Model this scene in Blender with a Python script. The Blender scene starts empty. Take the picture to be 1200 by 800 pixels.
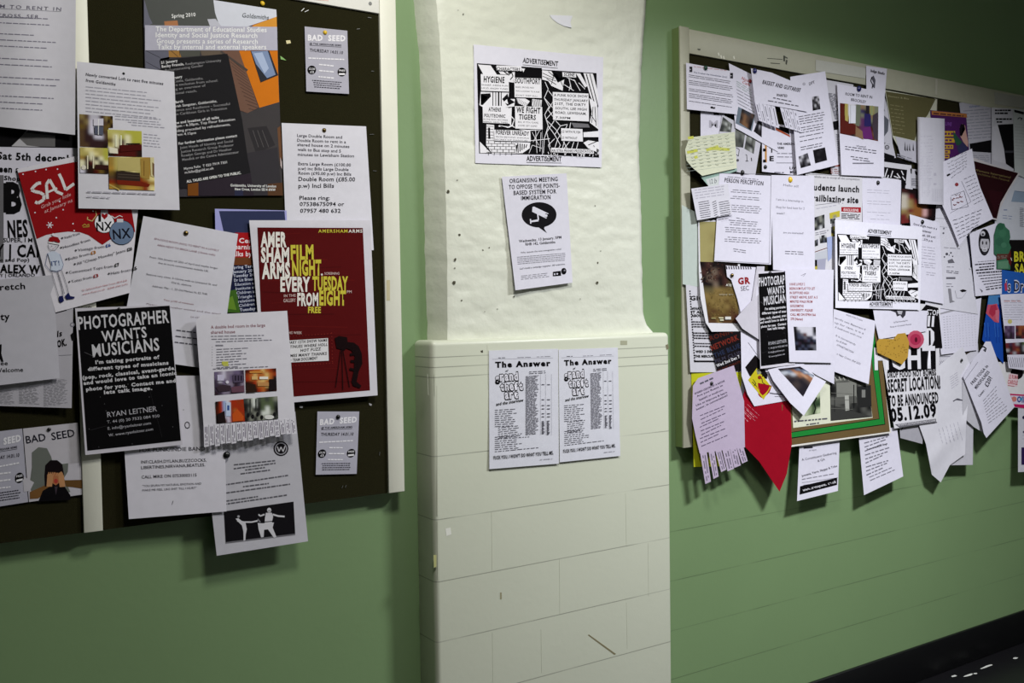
import bpy, bmesh, math, random
import numpy as np
from mathutils import Vector, Matrix, noise

scene = bpy.context.scene
C = scene.collection
EYE = 1.39                      # eye height above the floor
WALL = 2.12                     # camera to wall
FPX = 1135.6

# ---------------------------------------------------------------- camera
def rot(y, p, r):
    cy, sy = math.cos(y), math.sin(y); cp, sp = math.cos(p), math.sin(p); cr, sr = math.cos(r), math.sin(r)
    Ry = np.array([[cy, 0, sy], [0, 1, 0], [-sy, 0, cy]])
    Rx = np.array([[1, 0, 0], [0, cp, -sp], [0, sp, cp]])
    Rz = np.array([[cr, -sr, 0], [sr, cr, 0], [0, 0, 1]])
    return Rz @ Rx @ Ry
MR = rot(-.5832, .0355, -.0145)
def w3(v): return Vector((v[0], v[2], -v[1]))
rx, dn, fw = w3(MR[0]), w3(MR[1]), w3(MR[2])
cam_d = bpy.data.cameras.new('camera'); cam = bpy.data.objects.new('camera', cam_d); C.objects.link(cam)
m = Matrix.Identity(4)
for i, a in enumerate((rx, -dn, -fw)):
    for j in range(3): m[j][i] = a[j]
m[2][3] = EYE
cam.matrix_world = m
cam_d.lens = FPX / 1200 * 36; cam_d.sensor_width = 36; cam_d.clip_start = .02
scene.camera = cam

# ---------------------------------------------------------------- world, lights, exposure
scene.view_settings.view_transform = 'Standard'; scene.view_settings.look = 'None'
scene.view_settings.gamma = 1; scene.view_settings.use_curve_mapping = False
scene.view_settings.exposure = 0.0
wd = bpy.data.worlds.new('world'); scene.world = wd; wd.use_nodes = True
wd.node_tree.nodes['Background'].inputs[0].default_value = (.55, .62, .75, 1)
wd.node_tree.nodes['Background'].inputs[1].default_value = .02
def area(name, loc, aim, sx, sy, power, col, spread=180):
    l = bpy.data.lights.new(name, 'AREA'); l.shape = 'RECTANGLE'; l.size = sx; l.size_y = sy
    l.energy = power; l.color = col; l.spread = math.radians(spread)
    o = bpy.data.objects.new(name, l); C.objects.link(o); o.location = loc
    o.rotation_euler = (Vector(aim) - Vector(loc)).to_track_quat('-Z', 'Y').to_euler()
    return o
CEIL = 2.75
area('ceiling_lamp_light', (1.0, 1.0, CEIL - .12), (.98, 1.75, 1.2), .35, .25, 20, (1.0, .99, .93))
area('corridor_lamp_light', (2.68, .6, CEIL - .12), (2.62, .95, 0), .45, .2, 58, (.95, .97, 1.0), 138)

# ---------------------------------------------------------------- pixel measurements of the photo -> points of the place
def at(x, y, o):
    """point of the wall seen at photo position (x, y), standing o metres proud of the wall"""
    r = MR.T @ np.array([(x - 600) / FPX, (y - 400) / FPX, 1.])
    r = r * ((WALL - o) / r[2])
    return Vector((r[0], r[2], EYE - r[1]))

def lin(c):
    return tuple(((v / 255) / 12.92 if v / 255 <= .04045 else ((v / 255 + .055) / 1.055) ** 2.4) for v in c)

# ---------------------------------------------------------------- materials
def mat(name, col, rough=.6, noise_amt=.06, nscale=30, bump=0, bscale=200, spec=.5, metal=0):
    m = bpy.data.materials.new(name); m.use_nodes = True; nt = m.node_tree; b = nt.nodes['Principled BSDF']
    tc = nt.nodes.new('ShaderNodeTexCoord')
    n = nt.nodes.new('ShaderNodeTexNoise'); n.inputs['Scale'].default_value = nscale; n.inputs['Detail'].default_value = 5
    nt.links.new(tc.outputs['Object'], n.inputs['Vector'])
    mx = nt.nodes.new('ShaderNodeMix'); mx.data_type = 'RGBA'
    c = lin(col)
    mx.inputs['A'].default_value = tuple(v * (1 - noise_amt) for v in c) + (1,)
    mx.inputs['B'].default_value = tuple(min(1, v * (1 + noise_amt)) for v in c) + (1,)
    nt.links.new(n.outputs['Fac'], mx.inputs['Factor']); nt.links.new(mx.outputs['Result'], b.inputs['Base Color'])
    b.inputs['Roughness'].default_value = rough; b.inputs['Specular IOR Level'].default_value = spec; b.inputs['Metallic'].default_value = metal
    if bump:
        n2 = nt.nodes.new('ShaderNodeTexNoise'); n2.inputs['Scale'].default_value = bscale; n2.inputs['Detail'].default_value = 4
        nt.links.new(tc.outputs['Object'], n2.inputs['Vector'])
        bp = nt.nodes.new('ShaderNodeBump'); bp.inputs['Strength'].default_value = bump; bp.inputs['Distance'].default_value = .002
        nt.links.new(n2.outputs['Fac'], bp.inputs['Height']); nt.links.new(bp.outputs['Normal'], b.inputs['Normal'])
    return m

def lines_mat(name, col, rough, zs, width, dark, nscale=3, bump=.15, bscale=60, breakup=.5, xmin=-9):
    """painted masonry: flat courses at heights zs, broken in places where paint fills them"""
    m = mat(name, col, rough, .05, nscale, bump, bscale); nt = m.node_tree; b = nt.nodes['Principled BSDF']
    mix = b.inputs['Base Color'].links[0].from_node
    g = nt.nodes.new('ShaderNodeNewGeometry'); sp = nt.nodes.new('ShaderNodeSeparateXYZ'); nt.links.new(g.outputs['Position'], sp.inputs[0])
    acc = None
    for z in zs:
        d = nt.nodes.new('ShaderNodeMath'); d.operation = 'COMPARE'; d.inputs[1].default_value = z; d.inputs[2].default_value = width
        nt.links.new(sp.outputs['Z'], d.inputs[0])
        if acc is None: acc = d
        else:
            a = nt.nodes.new('ShaderNodeMath'); a.operation = 'MAXIMUM'; nt.links.new(acc.outputs[0], a.inputs[0]); nt.links.new(d.outputs[0], a.inputs[1]); acc = a
    n = nt.nodes.new('ShaderNodeTexNoise'); n.inputs['Scale'].default_value = 4.5; nt.links.new(g.outputs['Position'], n.inputs['Vector'])
    r = nt.nodes.new('ShaderNodeMapRange'); r.inputs[1].default_value = breakup - .12; r.inputs[2].default_value = breakup + .08
    r.inputs[3].default_value = .12; nt.links.new(n.outputs['Fac'], r.inputs[0])
    mu = nt.nodes.new('ShaderNodeMath'); mu.operation = 'MULTIPLY'; nt.links.new(acc.outputs[0], mu.inputs[0]); nt.links.new(r.outputs[0], mu.inputs[1])
    gt = nt.nodes.new('ShaderNodeMath'); gt.operation = 'GREATER_THAN'; gt.inputs[1].default_value = xmin; nt.links.new(sp.outputs['X'], gt.inputs[0])
    m2 = nt.nodes.new('ShaderNodeMath'); m2.operation = 'MULTIPLY'; nt.links.new(mu.outputs[0], m2.inputs[0]); nt.links.new(gt.outputs[0], m2.inputs[1]); mu = m2
    mx = nt.nodes.new('ShaderNodeMix'); mx.data_type = 'RGBA'; nt.links.new(mu.outputs[0], mx.inputs['Factor'])
    nt.links.new(mix.outputs['Result'], mx.inputs['A']); mx.inputs['B'].default_value = tuple(v * dark for v in lin(col)) + (1,)
    nt.links.new(mx.outputs['Result'], b.inputs['Base Color'])
    return m

WALLG = (120, 146, 103)
M_wall = lines_mat('green_painted_masonry', WALLG, .42, [EYE - z for z in (.671, .818, .967, 1.113)], .0012, .6, xmin=1.9)
M_pil = lines_mat('cream_painted_block', (202, 205, 187), .38, [EYE - z for z in (.118, .142, .166, .356, .509, .660, .807, .958, 1.108, 1.258)], .0012, .55, breakup=.42)
M_plaster = mat('cream_painted_plaster', (216, 218, 204), .45, .05, 9, 1.0, 34)
M_floor = mat('dark_lino', (20, 19, 22), .35, .3, 40)
M_skirt = mat('black_gloss_paint', (9, 9, 11), .4, .2, 30)
M_ceil = mat('white_ceiling_paint', (205, 205, 200), .8)
M_felt = mat('dark_olive_felt', (35, 33, 16), .95, .35, 420, .6, 900, spec=.1)
M_frame = mat('cream_painted_wood', (226, 225, 211), .5, .04, 25, .1, 90)
M_framer = mat('shaded_cream_wood', (166, 165, 146), .5, .07, 35, .1, 90)  # cream of the right board's rails, darkened to paint in its shade
M_batten = mat('olive_green_paint', (110, 128, 78), .5, .08, 25)
M_steel = mat('steel', (150, 150, 150), .3, .1, 50, metal=1)
M_brass = mat('brass_pin', (120, 100, 60), .25, .1, 50, metal=1)
M_blackp = mat('black_plastic', (18, 18, 20), .3, .1, 50)
M_yel = mat('yellow_plastic', (230, 190, 50), .35, .1, 50)
M_bluep = mat('navy_plastic', (30, 34, 92), .35, .1, 50)
M_greenp = mat('green_plastic', (20, 60, 45), .35, .1, 50)
M_redp = mat('dark_red_plastic', (120, 22, 26), .35, .1, 50)
def ink_mat():
    m = bpy.data.materials.new('printed_paper'); m.use_nodes = True; nt = m.node_tree; b = nt.nodes['Principled BSDF']
    a = nt.nodes.new('ShaderNodeAttribute'); a.attribute_name = 'ink'
    tc = nt.nodes.new('ShaderNodeTexCoord'); n = nt.nodes.new('ShaderNodeTexNoise'); n.inputs['Scale'].default_value = 60; n.inputs['Detail'].default_value = 3
    nt.links.new(tc.outputs['Object'], n.inputs['Vector'])
    r = nt.nodes.new('ShaderNodeMapRange'); r.inputs[3].default_value = .94; r.inputs[4].default_value = 1.04; nt.links.new(n.outputs['Fac'], r.inputs[0])
    v = nt.nodes.new('ShaderNodeVectorMath'); v.operation = 'SCALE'; nt.links.new(a.outputs['Color'], v.inputs[0]); nt.links.new(r.outputs[0], v.inputs['Scale'])
    nt.links.new(v.outputs[0], b.inputs['Base Color']); b.inputs['Roughness'].default_value = .7; b.inputs['Specular IOR Level'].default_value = .05
    n2 = nt.nodes.new('ShaderNodeTexNoise'); n2.inputs['Scale'].default_value = 14; n2.inputs['Detail'].default_value = 2
    nt.links.new(tc.outputs['Object'], n2.inputs['Vector'])
    bp = nt.nodes.new('ShaderNodeBump'); bp.inputs['Strength'].default_value = .35; bp.inputs['Distance'].default_value = .004
    nt.links.new(n2.outputs['Fac'], bp.inputs['Height']); nt.links.new(bp.outputs['Normal'], b.inputs['Normal'])
    return m
M_ink = ink_mat()

# ---------------------------------------------------------------- object helpers
def tag(o, label=None, cat=None, group=None, kind=None):
    if label: o['label'] = label
    if cat: o['category'] = cat
    if group: o['group'] = group
    if kind: o['kind'] = kind
    return o
def mk(name, verts, faces, mats, parent=None, midx=None, smooth=False, origin=None):
    me = bpy.data.meshes.new(name)
    if origin is not None: verts = [Vector(v) - origin for v in verts]
    me.from_pydata([tuple(v) for v in verts], [], faces)
    for mm in (mats if isinstance(mats, (list, tuple)) else [mats]): me.materials.append(mm)
    if midx:
        for p, i in zip(me.polygons, midx): p.material_index = i
    if smooth:
        for p in me.polygons: p.use_smooth = True
    me.update()
    o = bpy.data.objects.new(name, me); C.objects.link(o)
    if origin is not None: o.location = origin
    if parent:
        o.parent = parent
        if origin is None: o.matrix_parent_inverse = Matrix.Translation(parent.location).inverted()
    return o
def box(name, x0, x1, y0, y1, z0, z1, m, parent=None, bev=0, seg=2, tags=None):
    bm = bmesh.new(); bmesh.ops.create_cube(bm, size=1)
    c = Vector(((x0 + x1) / 2, (y0 + y1) / 2, (z0 + z1) / 2))
    for v in bm.verts: v.co = Vector((v.co.x * (x1 - x0), v.co.y * (y1 - y0), v.co.z * (z1 - z0)))
    if bev: bmesh.ops.bevel(bm, geom=bm.edges[:], offset=bev, segments=seg, profile=.5, affect='EDGES')
    me = bpy.data.meshes.new(name); bm.to_mesh(me); bm.free(); me.materials.append(m)
    if bev:
        for p in me.polygons: p.use_smooth = True
    o = bpy.data.objects.new(name, me); C.objects.link(o)
    o.location = c - (parent.location if parent else Vector())
    if parent: o.parent = parent
    return o
def empty(name, loc):
    o = bpy.data.objects.new(name, None); C.objects.link(o); o.location = loc; o.empty_display_size = .05
    return o

# ---------------------------------------------------------------- room shell
def room():
    tag(box('wall_back', -2.5, 6.5, WALL, WALL + .1, 0, CEIL, M_wall), kind='structure')
    tag(box('wall_front', -2.5, 6.5, -1.1, -1.0, 0, CEIL, M_ceil), kind='structure')
    tag(box('wall_left', -2.6, -2.5, -1.1, WALL + .1, 0, CEIL, M_wall), kind='structure')
    tag(box('wall_right', 6.5, 6.6, -1.1, WALL + .1, 0, CEIL, M_wall), kind='structure')
    tag(box('floor', -2.6, 6.6, -1.1, WALL + .1, -.05, 0, M_floor), kind='structure')
    tag(box('ceiling', -2.6, 6.6, -1.1, WALL + .1, CEIL, CEIL + .05, M_ceil), kind='structure')
    tag(box('baseboard_back', 1.885, 6.49, WALL - .012, WALL, .0, .130, M_skirt, bev=.003), kind='structure')
    tag(box('baseboard_left', -2.49, 1.10, WALL - .012, WALL, .0, .130, M_skirt, bev=.003), kind='structure')
    # pale scuffs on the floor, lower right
    random.seed(3)
    for k, (x, y, w) in enumerate(((1135, 791, 18), (1118, 792, 8), (1156, 781, 22), (1190, 771, 7), (1143, 789, 5))):
        r = MR.T @ np.array([(x - 600) / FPX, (y - 400) / FPX, 1.]); r = r * (EYE / r[1]); c = Vector((r[0], r[2], .0005))
        n = 9; vs = []
        for i in range(n):
            a = 2 * math.pi * i / n; q = .7 + .5 * random.random()
            vs.append(c + Vector((math.cos(a) * w * .0018 * q, math.sin(a) * .006 * q, 0)))
        tag(mk('trim_%d' % (k + 1), vs, [list(range(n))], M_ceil), kind='structure')
room()

# ---- projecting pillar: tiled lower half with rounded arrises, plastered upper half
def pillar():
    root = empty('pillar', Vector((1.494, WALL, 0))); tag(root, kind='structure')
    ztop = EYE - .078
    lo = box('lower_pillar', 1.112, 1.876, WALL - .085, WALL + .02, -.02, ztop, M_pil, root, bev=.013, seg=5)
    # vertical joints pressed into the paint, each a hairline bead
    vs, fs = [], []
    def bead(a, b, w=.0008, dd=.0006):
        p, q = at(a[0], a[1], .085), at(b[0], b[1], .085); i = len(vs)
        for c in (p, q):
            for dx, dy in ((-w, .0002), (0, -dd), (w, .0002)): vs.append(c + Vector((dx, dy, 0)))
        fs.extend([(i, i + 1, i + 4, i + 3), (i + 1, i + 2, i + 5, i + 4)])
    for a, b in (((655.5, 655), (656, 719)), ((759.5, 636), (760, 698)), ((734, 706), (735, 760)), ((577, 741), (577.5, 800)), ((571, 404), (572, 455)), ((733, 578), (734, 640)),
                 ((512, 452), (512.5, 604)), ((512.5, 610), (513, 678)), ((634, 737), (634.5, 788)), ((576, 600), (576.5, 668)), ((501, 438), (502, 463)), ((509, 438), (509.5, 463)), ((600, 466), (600.5, 480))):
        bead(a, b)
    mk('block_joints', vs, fs, M_pil, root)
    # scuffs and chips
    for nm, pts, colr in (('scuff_mark', [(689, 744), (690, 743), (722, 766), (720, 767)], (130, 120, 90)),
                          ('paint_chip', [(522, 619), (528, 618), (529, 626), (523, 628)], (226, 226, 216)),
                          ('scuff_mark', [(508, 650), (511.5, 650), (511.5, 664), (508.5, 665)], (178, 178, 120)),
                          ('scuff_mark', [(727, 399), (735, 399), (735, 404), (727, 404)], (165, 165, 140)),
                          ('scuff_mark', [(780, 404), (783, 403), (784, 408), (781, 410)], (120, 115, 90)),
                          ('scuff_mark', [(586, 694), (588, 694), (588, 702), (586, 702)], (150, 145, 115)),
                          ('paint_chip', [(563, 411), (566, 410), (566, 413), (564, 413)], (60, 55, 40))):
        mk(nm, [at(x, y, .0854) for x, y in pts], [(3, 2, 1, 0)], mat(nm, colr), root)
    # upper half: outline measured up both edges, lumpy front
    L = [(-60, 505), (0, 511), (30, 514), (60, 516), (130, 519), (200, 521.5), (300, 524), (390, 524.5), (404, 524.5)]
    W = [(-60, 478), (0, 484), (30, 487), (60, 490.5), (130, 493.5), (200, 496), (300, 497.5), (390, 500.5), (404, 500.5)]
    Rr = [(-60, 763), (0, 757), (20, 756), (60, 752.5), (110, 750.5), (180, 748.5), (230, 751), (300, 752), (365, 753.5), (380, 757), (390, 766), (404, 770)]
    def f(T, y): return float(np.interp(y, [t[0] for t in T], [t[1] for t in T]))
    ny, nx = 120, 64; vs, fs = [], []
    OF = .056
    def lump(p, a=1):
        n1 = noise.noise(Vector((p.x * 5, 0, p.z * 9))); n2 = noise.noise(Vector((p.x * 13, 3, p.z * 42)))
        n3 = abs(noise.noise(Vector((p.x * 9 + 4, 7, p.z * 30))))
        return a * (.0016 * n1 + (.0011 * n2) - .0017 * max(0, .12 - n3) * 8)
    for j in range(ny + 1):
        y = -60 + 464 * j / ny
        xl = f(L, y) + .8 * noise.noise(Vector((0, 1, y * .06))); xr = f(Rr, y) + 1.0 * noise.noise(Vector((5, 1, y * .08))); xw = f(W, y) + .9 * noise.noise(Vector((9, 1, y * .07)))
        vs.append(at(xw, y, -.001)); vs.append(at((xw + xl) / 2, y, OF * .55)); 
        for i in range(nx + 1):
            x = xl + (xr - xl) * i / nx
            e = min(1, (i + .3) / 3, (nx - i + .3) / 3)
            p = at(x, y, OF); q = at(x, y, OF - .003 * (1 - e) ** 2 + lump(p, e)); vs.append(q)
        p = vs[-1]; vs.append(Vector((p.x + .006, WALL + .001, p.z)))
    row = nx + 4
    for j in range(ny):
        for i in range(row - 1):
            a = j * row + i; fs.append((a, a + row, a + row + 1, a + 1))
    up = mk('upper_pillar', vs, fs, M_plaster, root, smooth=True)
    for e in up.data.edges:                                   # the arris of the splayed side stays crisp
        a, b = e.vertices
        if a % row == 2 and b % row == 2: e.use_edge_sharp = True
    M_pit = mat('nail_hole', (70, 66, 50), .9)
    for x, y, r in ((525.5, 224, 2), (538.5, 275, 1.6), (533.5, 304, 2), (533, 314, 1), (532.5, 331, 2.4), (541, 352, 1.4), (566, 293, 1), (573.5, 290, .9), (700.5, 308, 1.6), (700, 331, 2.2), (697.5, 241, .9), (704, 294, .9), (602.5, 347.5, 1.3), (680, 350, .8), (583, 362, .8), (543, 16.5, 1), (537, 12, .6), (568, 365, .7), (536, 211, .7)):
        n = 8; c = at(x, y, OF + .0012); vv = []
        for i in range(n):
            a = 2 * math.pi * i / n; k = r * .0019 * random.uniform(.7, 1.2)
            vv.append(c + Vector((math.cos(a) * k, 0, math.sin(a) * k)))
        mk('nail_hole', vv, [list(range(n))], M_pit, root)
pillar()

# ---------------------------------------------------------------- notice boards
def board_left():
    r = empty('notice_board', Vector((.7, WALL, EYE - .44)))
    tag(r, 'large dark felt pinboard with cream frame strips, left of the pillar', 'notice board')
    yb = WALL - .030; zb, zt = EYE - .440, EYE + .692
    box('pin_panel', -.75, .352, yb, WALL - .0005, zb, zt + .02, M_felt, r)
    box('pin_panel', .352, 1.045, yb, WALL - .0005, zb, zt + .02, M_felt, r)
    box('frame_rail', 1.016, 1.0585, WALL - .037, WALL - .0005, zb, zt + .35, M_frame, r, bev=.0015)
    box('cover_strip', .3405, .3765, WALL - .037, yb + .001, zb, zt, M_frame, r, bev=.0012)
    h = box('header_rail', -.75, 1.0155, WALL - .0365, WALL - .0005, zt, zt + .35, mat('white_header_paint', (236, 234, 228), .5), r, bev=.0012)
    vs = []; n = 14; c = at(434, 4, .0375)
    for i in range(n): a = 2 * math.pi * i / n; vs.append(c + Vector((math.cos(a) * .0042, 0, math.sin(a) * .0042)))
    vs += [v + Vector((0, .002, 0)) for v in vs]
    mk('screw', vs, [list(range(n))[::-1]] + [(i, (i + 1) % n, n + (i + 1) % n, n + i) for i in range(n)], M_steel, r)
    mk('sticker_residue', [at(x, y, .0370) for x, y in ((356, -6), (385, -6), (385, 1.2), (357, -1))], [(3, 2, 1, 0)], mat('pink_residue', (226, 190, 184)), r)
    mk('tape_residue', [at(x, y, .0374) for x, y in ((453, 328), (457, 328), (457, 352), (453, 352))], [(3, 2, 1, 0)], mat('tan_residue', (196, 186, 150)), r)
board_left()
def board_right():
    r = empty('notice_board', Vector((3.2, WALL, EYE - .42)))
    tag(r, 'long crowded pinboard with cream frame toned as in shade, right of the pillar', 'notice board')
    zt, zi, zb = EYE + .803, EYE + .729, EYE - .420
    yb = WALL - .030
    box('pin_panel', 1.99, 5.2, yb, WALL - .0005, zb, zi + .01, M_felt, r)
    box('frame_rail', 1.970, 2.006, WALL - .037, WALL - .031, zb, zt, M_framer, r, bev=.0012)
    box('side_batten', 1.9725, 2.003, WALL - .031, WALL - .0005, zb + .001, zt - .001, M_batten, r)
    box('frame_rail', 2.0065, 5.2, WALL - .037, WALL - .0005, zi, zt - .004, M_framer, r, bev=.0012)
    # hand-drawn hook mark and smudges on the top rail
    K = mat('pencil_mark', (60, 62, 52)); P = mat('chalky_mark', (214, 214, 200))
    def st(pts, m, nm): mk(nm, [at(x, y, .0374) for x, y in pts], [tuple(range(len(pts)))[::-1]], m, r)
    st([(899, 68.0), (917, 69.2), (917, 69.9), (899, 68.7)], K, 'pencil_mark'); st([(918, 65), (920, 65.4), (920, 72), (918, 71.6)], K, 'pencil_mark')
    st([(920, 66), (923, 67.5), (923, 69), (920, 67.5)], K, 'pencil_mark'); st([(921, 70), (923, 70.5), (922, 76), (920.5, 75)], K, 'pencil_mark')
    st([(903, 73.4), (914, 74.2), (914, 75), (903, 74.4)], K, 'pencil_mark'); st([(817, 57), (821, 57.3), (820.5, 59), (818, 58.6)], K, 'pencil_mark')
    for a, b in ((841, 62), (844, 65), (847, 66), (859, 66)): st([(a, b), (a + 1.4, b - .6), (a + 2.4, b + 3), (a + 1, b + 3.4)], P, 'chalk_mark')
board_right()

# ---------------------------------------------------------------- printed paper engine
def homog(src, dst):
    A = []; B = []
    for (x, y), (u, v) in zip(src, dst):
        A.append([x, y, 1, 0, 0, 0, -u * x, -u * y]); B.append(u)
        A.append([0, 0, 0, x, y, 1, -v * x, -v * y]); B.append(v)
    h = np.append(np.linalg.solve(np.array(A, float), np.array(B, float)), 1).reshape(3, 3)
    return h
def ap(h, x, y):
    q = h @ np.array([x, y, 1.]); return q[0] / q[2], q[1] / q[2]
UNIT = [(0, 0), (1, 0), (1, 1), (0, 1)]
def ink(c): return tuple(min(.86, v * (1.08 if min(c) > 140 else (.8 if max(c) < 60 else .84))) for v in lin(c))
_glyph = {}; CAP = .682
def glyphs(s, bold=0., shear=0., space=1.):
    k = (s, bold, shear, space)
    if k not in _glyph:
        cu = bpy.data.curves.new('t', 'FONT'); cu.body = s; cu.offset = bold; cu.shear = shear; cu.space_character = space
        cu.resolution_u = 2; cu.fill_mode = 'FRONT'
        ob = bpy.data.objects.new('t', cu); C.objects.link(ob)
        dg = bpy.context.evaluated_depsgraph_get(); me = bpy.data.meshes.new_from_object(ob.evaluated_get(dg))
        v = np.array([(a.co.x, a.co.y) for a in me.vertices]) if len(me.vertices) else np.zeros((0, 2))
        f = [tuple(p.vertices) for p in me.polygons]
        bpy.data.objects.remove(ob); bpy.data.curves.remove(cu); bpy.data.meshes.remove(me)
        _glyph[k] = (v, f)
    return _glyph[k]
def dice(polys, step):
    """cut flat polygons (list of point lists) along a square grid so that they can follow a curl"""
    bm = bmesh.new()
    for p in polys:
        try: bm.faces.new([bm.verts.new((x, y, 0)) for x, y in p])
        except ValueError: pass
    if step:
        xs = [v.co.x for v in bm.verts]; ys = [v.co.y for v in bm.verts]
        if xs:
            for ax, lo, hi in ((0, min(xs), max(xs)), (1, min(ys), max(ys))):
                n = int((hi - lo) / step)
                for i in range(1, n + 1):
                    t = lo + (hi - lo) * i / (n + 1)
                    co = (t, 0, 0) if ax == 0 else (0, t, 0); no = (1, 0, 0) if ax == 0 else (0, 1, 0)
                    bmesh.ops.bisect_plane(bm, geom=bm.verts[:] + bm.edges[:] + bm.faces[:], plane_co=co, plane_no=no, dist=1e-5)
    ng = [f for f in bm.faces if len(f.verts) > 4 or not step]
    if ng: bmesh.ops.triangulate(bm, faces=ng)
    bm.verts.index_update()
    v = [(a.co.x, a.co.y) for a in bm.verts]; f = []
    for p in bm.faces:
        idx = [a.index for a in p.verts]
        if p.normal.z < 0 or sum(v[idx[i]][0] * v[idx[(i + 1) % len(idx)]][1] - v[idx[(i + 1) % len(idx)]][0] * v[idx[i]][1] for i in range(len(idx))) < 0: idx = idx[::-1]
        f.append(idx)
    bm.free(); return v, f

W = (205, 202, 216); K = (16, 15, 18); G1 = (96, 94, 106); G2 = (140, 138, 150); G3 = (168, 165, 178)
class Sheet:
    """one sheet of paper: photo outline, standoff o from the wall in millimetres, curl terms, its print"""
    def __init__(s, name, quad, o, label, cat='notice', col=W, curl=(), outline=None, ref=None, group=None, step=None, back=None):
        s.name, s.o, s.curl, s.label, s.cat, s.group = name, o, curl, label, cat, group
        s.q = quad; s.Hi = homog(quad, UNIT); s.Hu = homog(UNIT, quad)
        s.R = homog(ref, quad) if ref else None
        s.z = (0, 0, 1.); s.rnd = random.Random(hash(tuple(map(tuple, quad))) & 0xffff)
        s.V = []; s.F = []; s.Cc = []; s.n = 0; s.lev = 0; s.sub = []; s.hd = None; s.ring = set()
        s.step = step if step is not None else (5 if curl else None)
        s.out = outline or quad; s.col = col
        s.base()
    def off(s, x, y):
        o = s.o
        if s.curl:
            u, v = ap(s.Hi, x, y); u = min(1.3, max(-.3, u)); v = min(1.3, max(-.3, v))
            for c in s.curl:
                k, a = c[0], c[1]
                if k == 'b': o += a * max(0, v) ** 2
                elif k == 't': o += a * max(0, 1 - v) ** 2
                elif k == 'l': o += a * max(0, 1 - u) ** 2
                elif k == 'r': o += a * max(0, u) ** 2
                elif k == 'bl': o += a * max(0, (v + 1 - u) / 2 - .45) ** 2 * 3.3
                elif k == 'br': o += a * max(0, (v + u) / 2 - .45) ** 2 * 3.3
                elif k == 'tr': o += a * max(0, (1 - v + u) / 2 - .45) ** 2 * 3.3
                elif k == 'tl': o += a * max(0, (1 - v + 1 - u) / 2 - .45) ** 2 * 3.3
                elif k == 'wx': o += a * .5 * (1 + math.sin(u * c[2] * 6.283 + c[3]))
                elif k == 'wy': o += a * .5 * (1 + math.sin(v * c[2] * 6.283 + c[3]))
                elif k == 'fold': o += a * max(0, 1 - abs(v - c[2]) / c[3])      # a horizontal crease standing out
                elif k == 'foldx': o += a * max(0, 1 - abs(u - c[2]) / c[3])
                elif k == 'cyl': o += a * math.sqrt(max(0, 1 - (2 * min(1, max(0, u)) - 1) ** 2))
        return o / 1000
    def P(s, x, y, lev): return at(x, y, s.off(x, y) + .00035 * lev)
    def px(s, p):
        x, y = s.z[0] + p[0] / s.z[2], s.z[1] + p[1] / s.z[2]
        return ap(s.R, x, y) if s.R is not None else (x, y)
    def add(s, v, f, cols, lev, to=None):
        V, F, Q = (s.V, s.F, s.Cc) if to is None else to
        b = len(V); V += [s.P(x, y, lev) for x, y in v]
        F += [tuple(b + i for i in q) for q in f]
        Q += cols if isinstance(cols, list) else [[cols] * len(q) for q in f]
    def base(s):
        v, f = dice([s.out], s.step)
        s.add(v, f, ink(s.col), 0)
        nb = len(s.V); s.V += [s.P(x, y, -1) for x, y in v]           # the back of the sheet and its edge
        fb = s.F[:len(f)]; s.F += [tuple(nb + i for i in q[::-1]) for q in fb]; s.Cc += [[ink(s.col)] * len(q) for q in fb]
        ed = {}
        for q in fb:
            for i in range(len(q)):
                e = (q[i], q[(i + 1) % len(q)]); ed[e] = 1
        for a, c in list(ed):
            if (c, a) not in ed: s.ring.add(len(s.F)); s.F.append((c, a, nb + a, nb + c)); s.Cc.append([ink(s.col)] * 4)
    def lv(s, lev):
        if lev is None: s.lev += .06; return 1 + s.lev
        return lev
    def poly(s, pts, col, lev=None):
        v, f = dice([[s.px(p) for p in pts]], s.step); s.add(v, f, ink(col), s.lv(lev)); return s
    def rect(s, x0, y0, x1, y1, col, lev=None): return s.poly([(x0, y0), (x1, y0), (x1, y1), (x0, y1)], col, lev)
    def line(s, a, b, w, col, lev=None):
        dx, dy = b[0] - a[0], b[1] - a[1]; L = math.hypot(dx, dy) or 1; nx, ny = -dy / L * w / 2, dx / L * w / 2
        return s.poly([(a[0] + nx, a[1] + ny), (b[0] + nx, b[1] + ny), (b[0] - nx, b[1] - ny), (a[0] - nx, a[1] - ny)], col, lev)
    def path(s, pts, w, col, lev=None):
        l = s.lv(lev)
        for a, b in zip(pts, pts[1:]): s.line(a, b, w, col, l)
        return s
    def disc(s, x, y, r, col, lev=None, ry=None, n=18):
        ry = ry or r; return s.poly([(x + r * math.cos(6.2832 * i / n), y + ry * math.sin(6.2832 * i / n)) for i in range(n)], col, lev)
    def text(s, t, a, b, h, col=K, bold=0., shear=0., space=1., lev=None, up=None):
        """text t with its baseline from a to b and capitals h high, all in photo measure"""
        v, f = glyphs(t, bold, shear, space + 2.6 * max(0, bold) + (.04 if bold > .015 else 0))
        if not len(v): return s
        x0, x1 = v[:, 0].min(), v[:, 0].max(); k = h / CAP
        dx, dy = (b[0] - a[0]), (b[1] - a[1]); L = math.hypot(dx, dy)
        if up is None: ux, uy = dy / L, -dx / L
        else: ux, uy = up
        out = []
        for gx, gy in v:
            tt = (gx - x0) / (x1 - x0); out.append(s.px((a[0] + dx * tt + ux * gy * k, a[1] + dy * tt + uy * gy * k)))
        l = s.lv(lev)
        # orient faces
        q = f[0]; sg = sum(out[q[i]][0] * out[q[(i + 1) % len(q)]][1] - out[q[(i + 1) % len(q)]][0] * out[q[i]][1] for i in range(len(q)))
        if sg < 0: f = [tuple(reversed(q)) for q in f]
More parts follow.
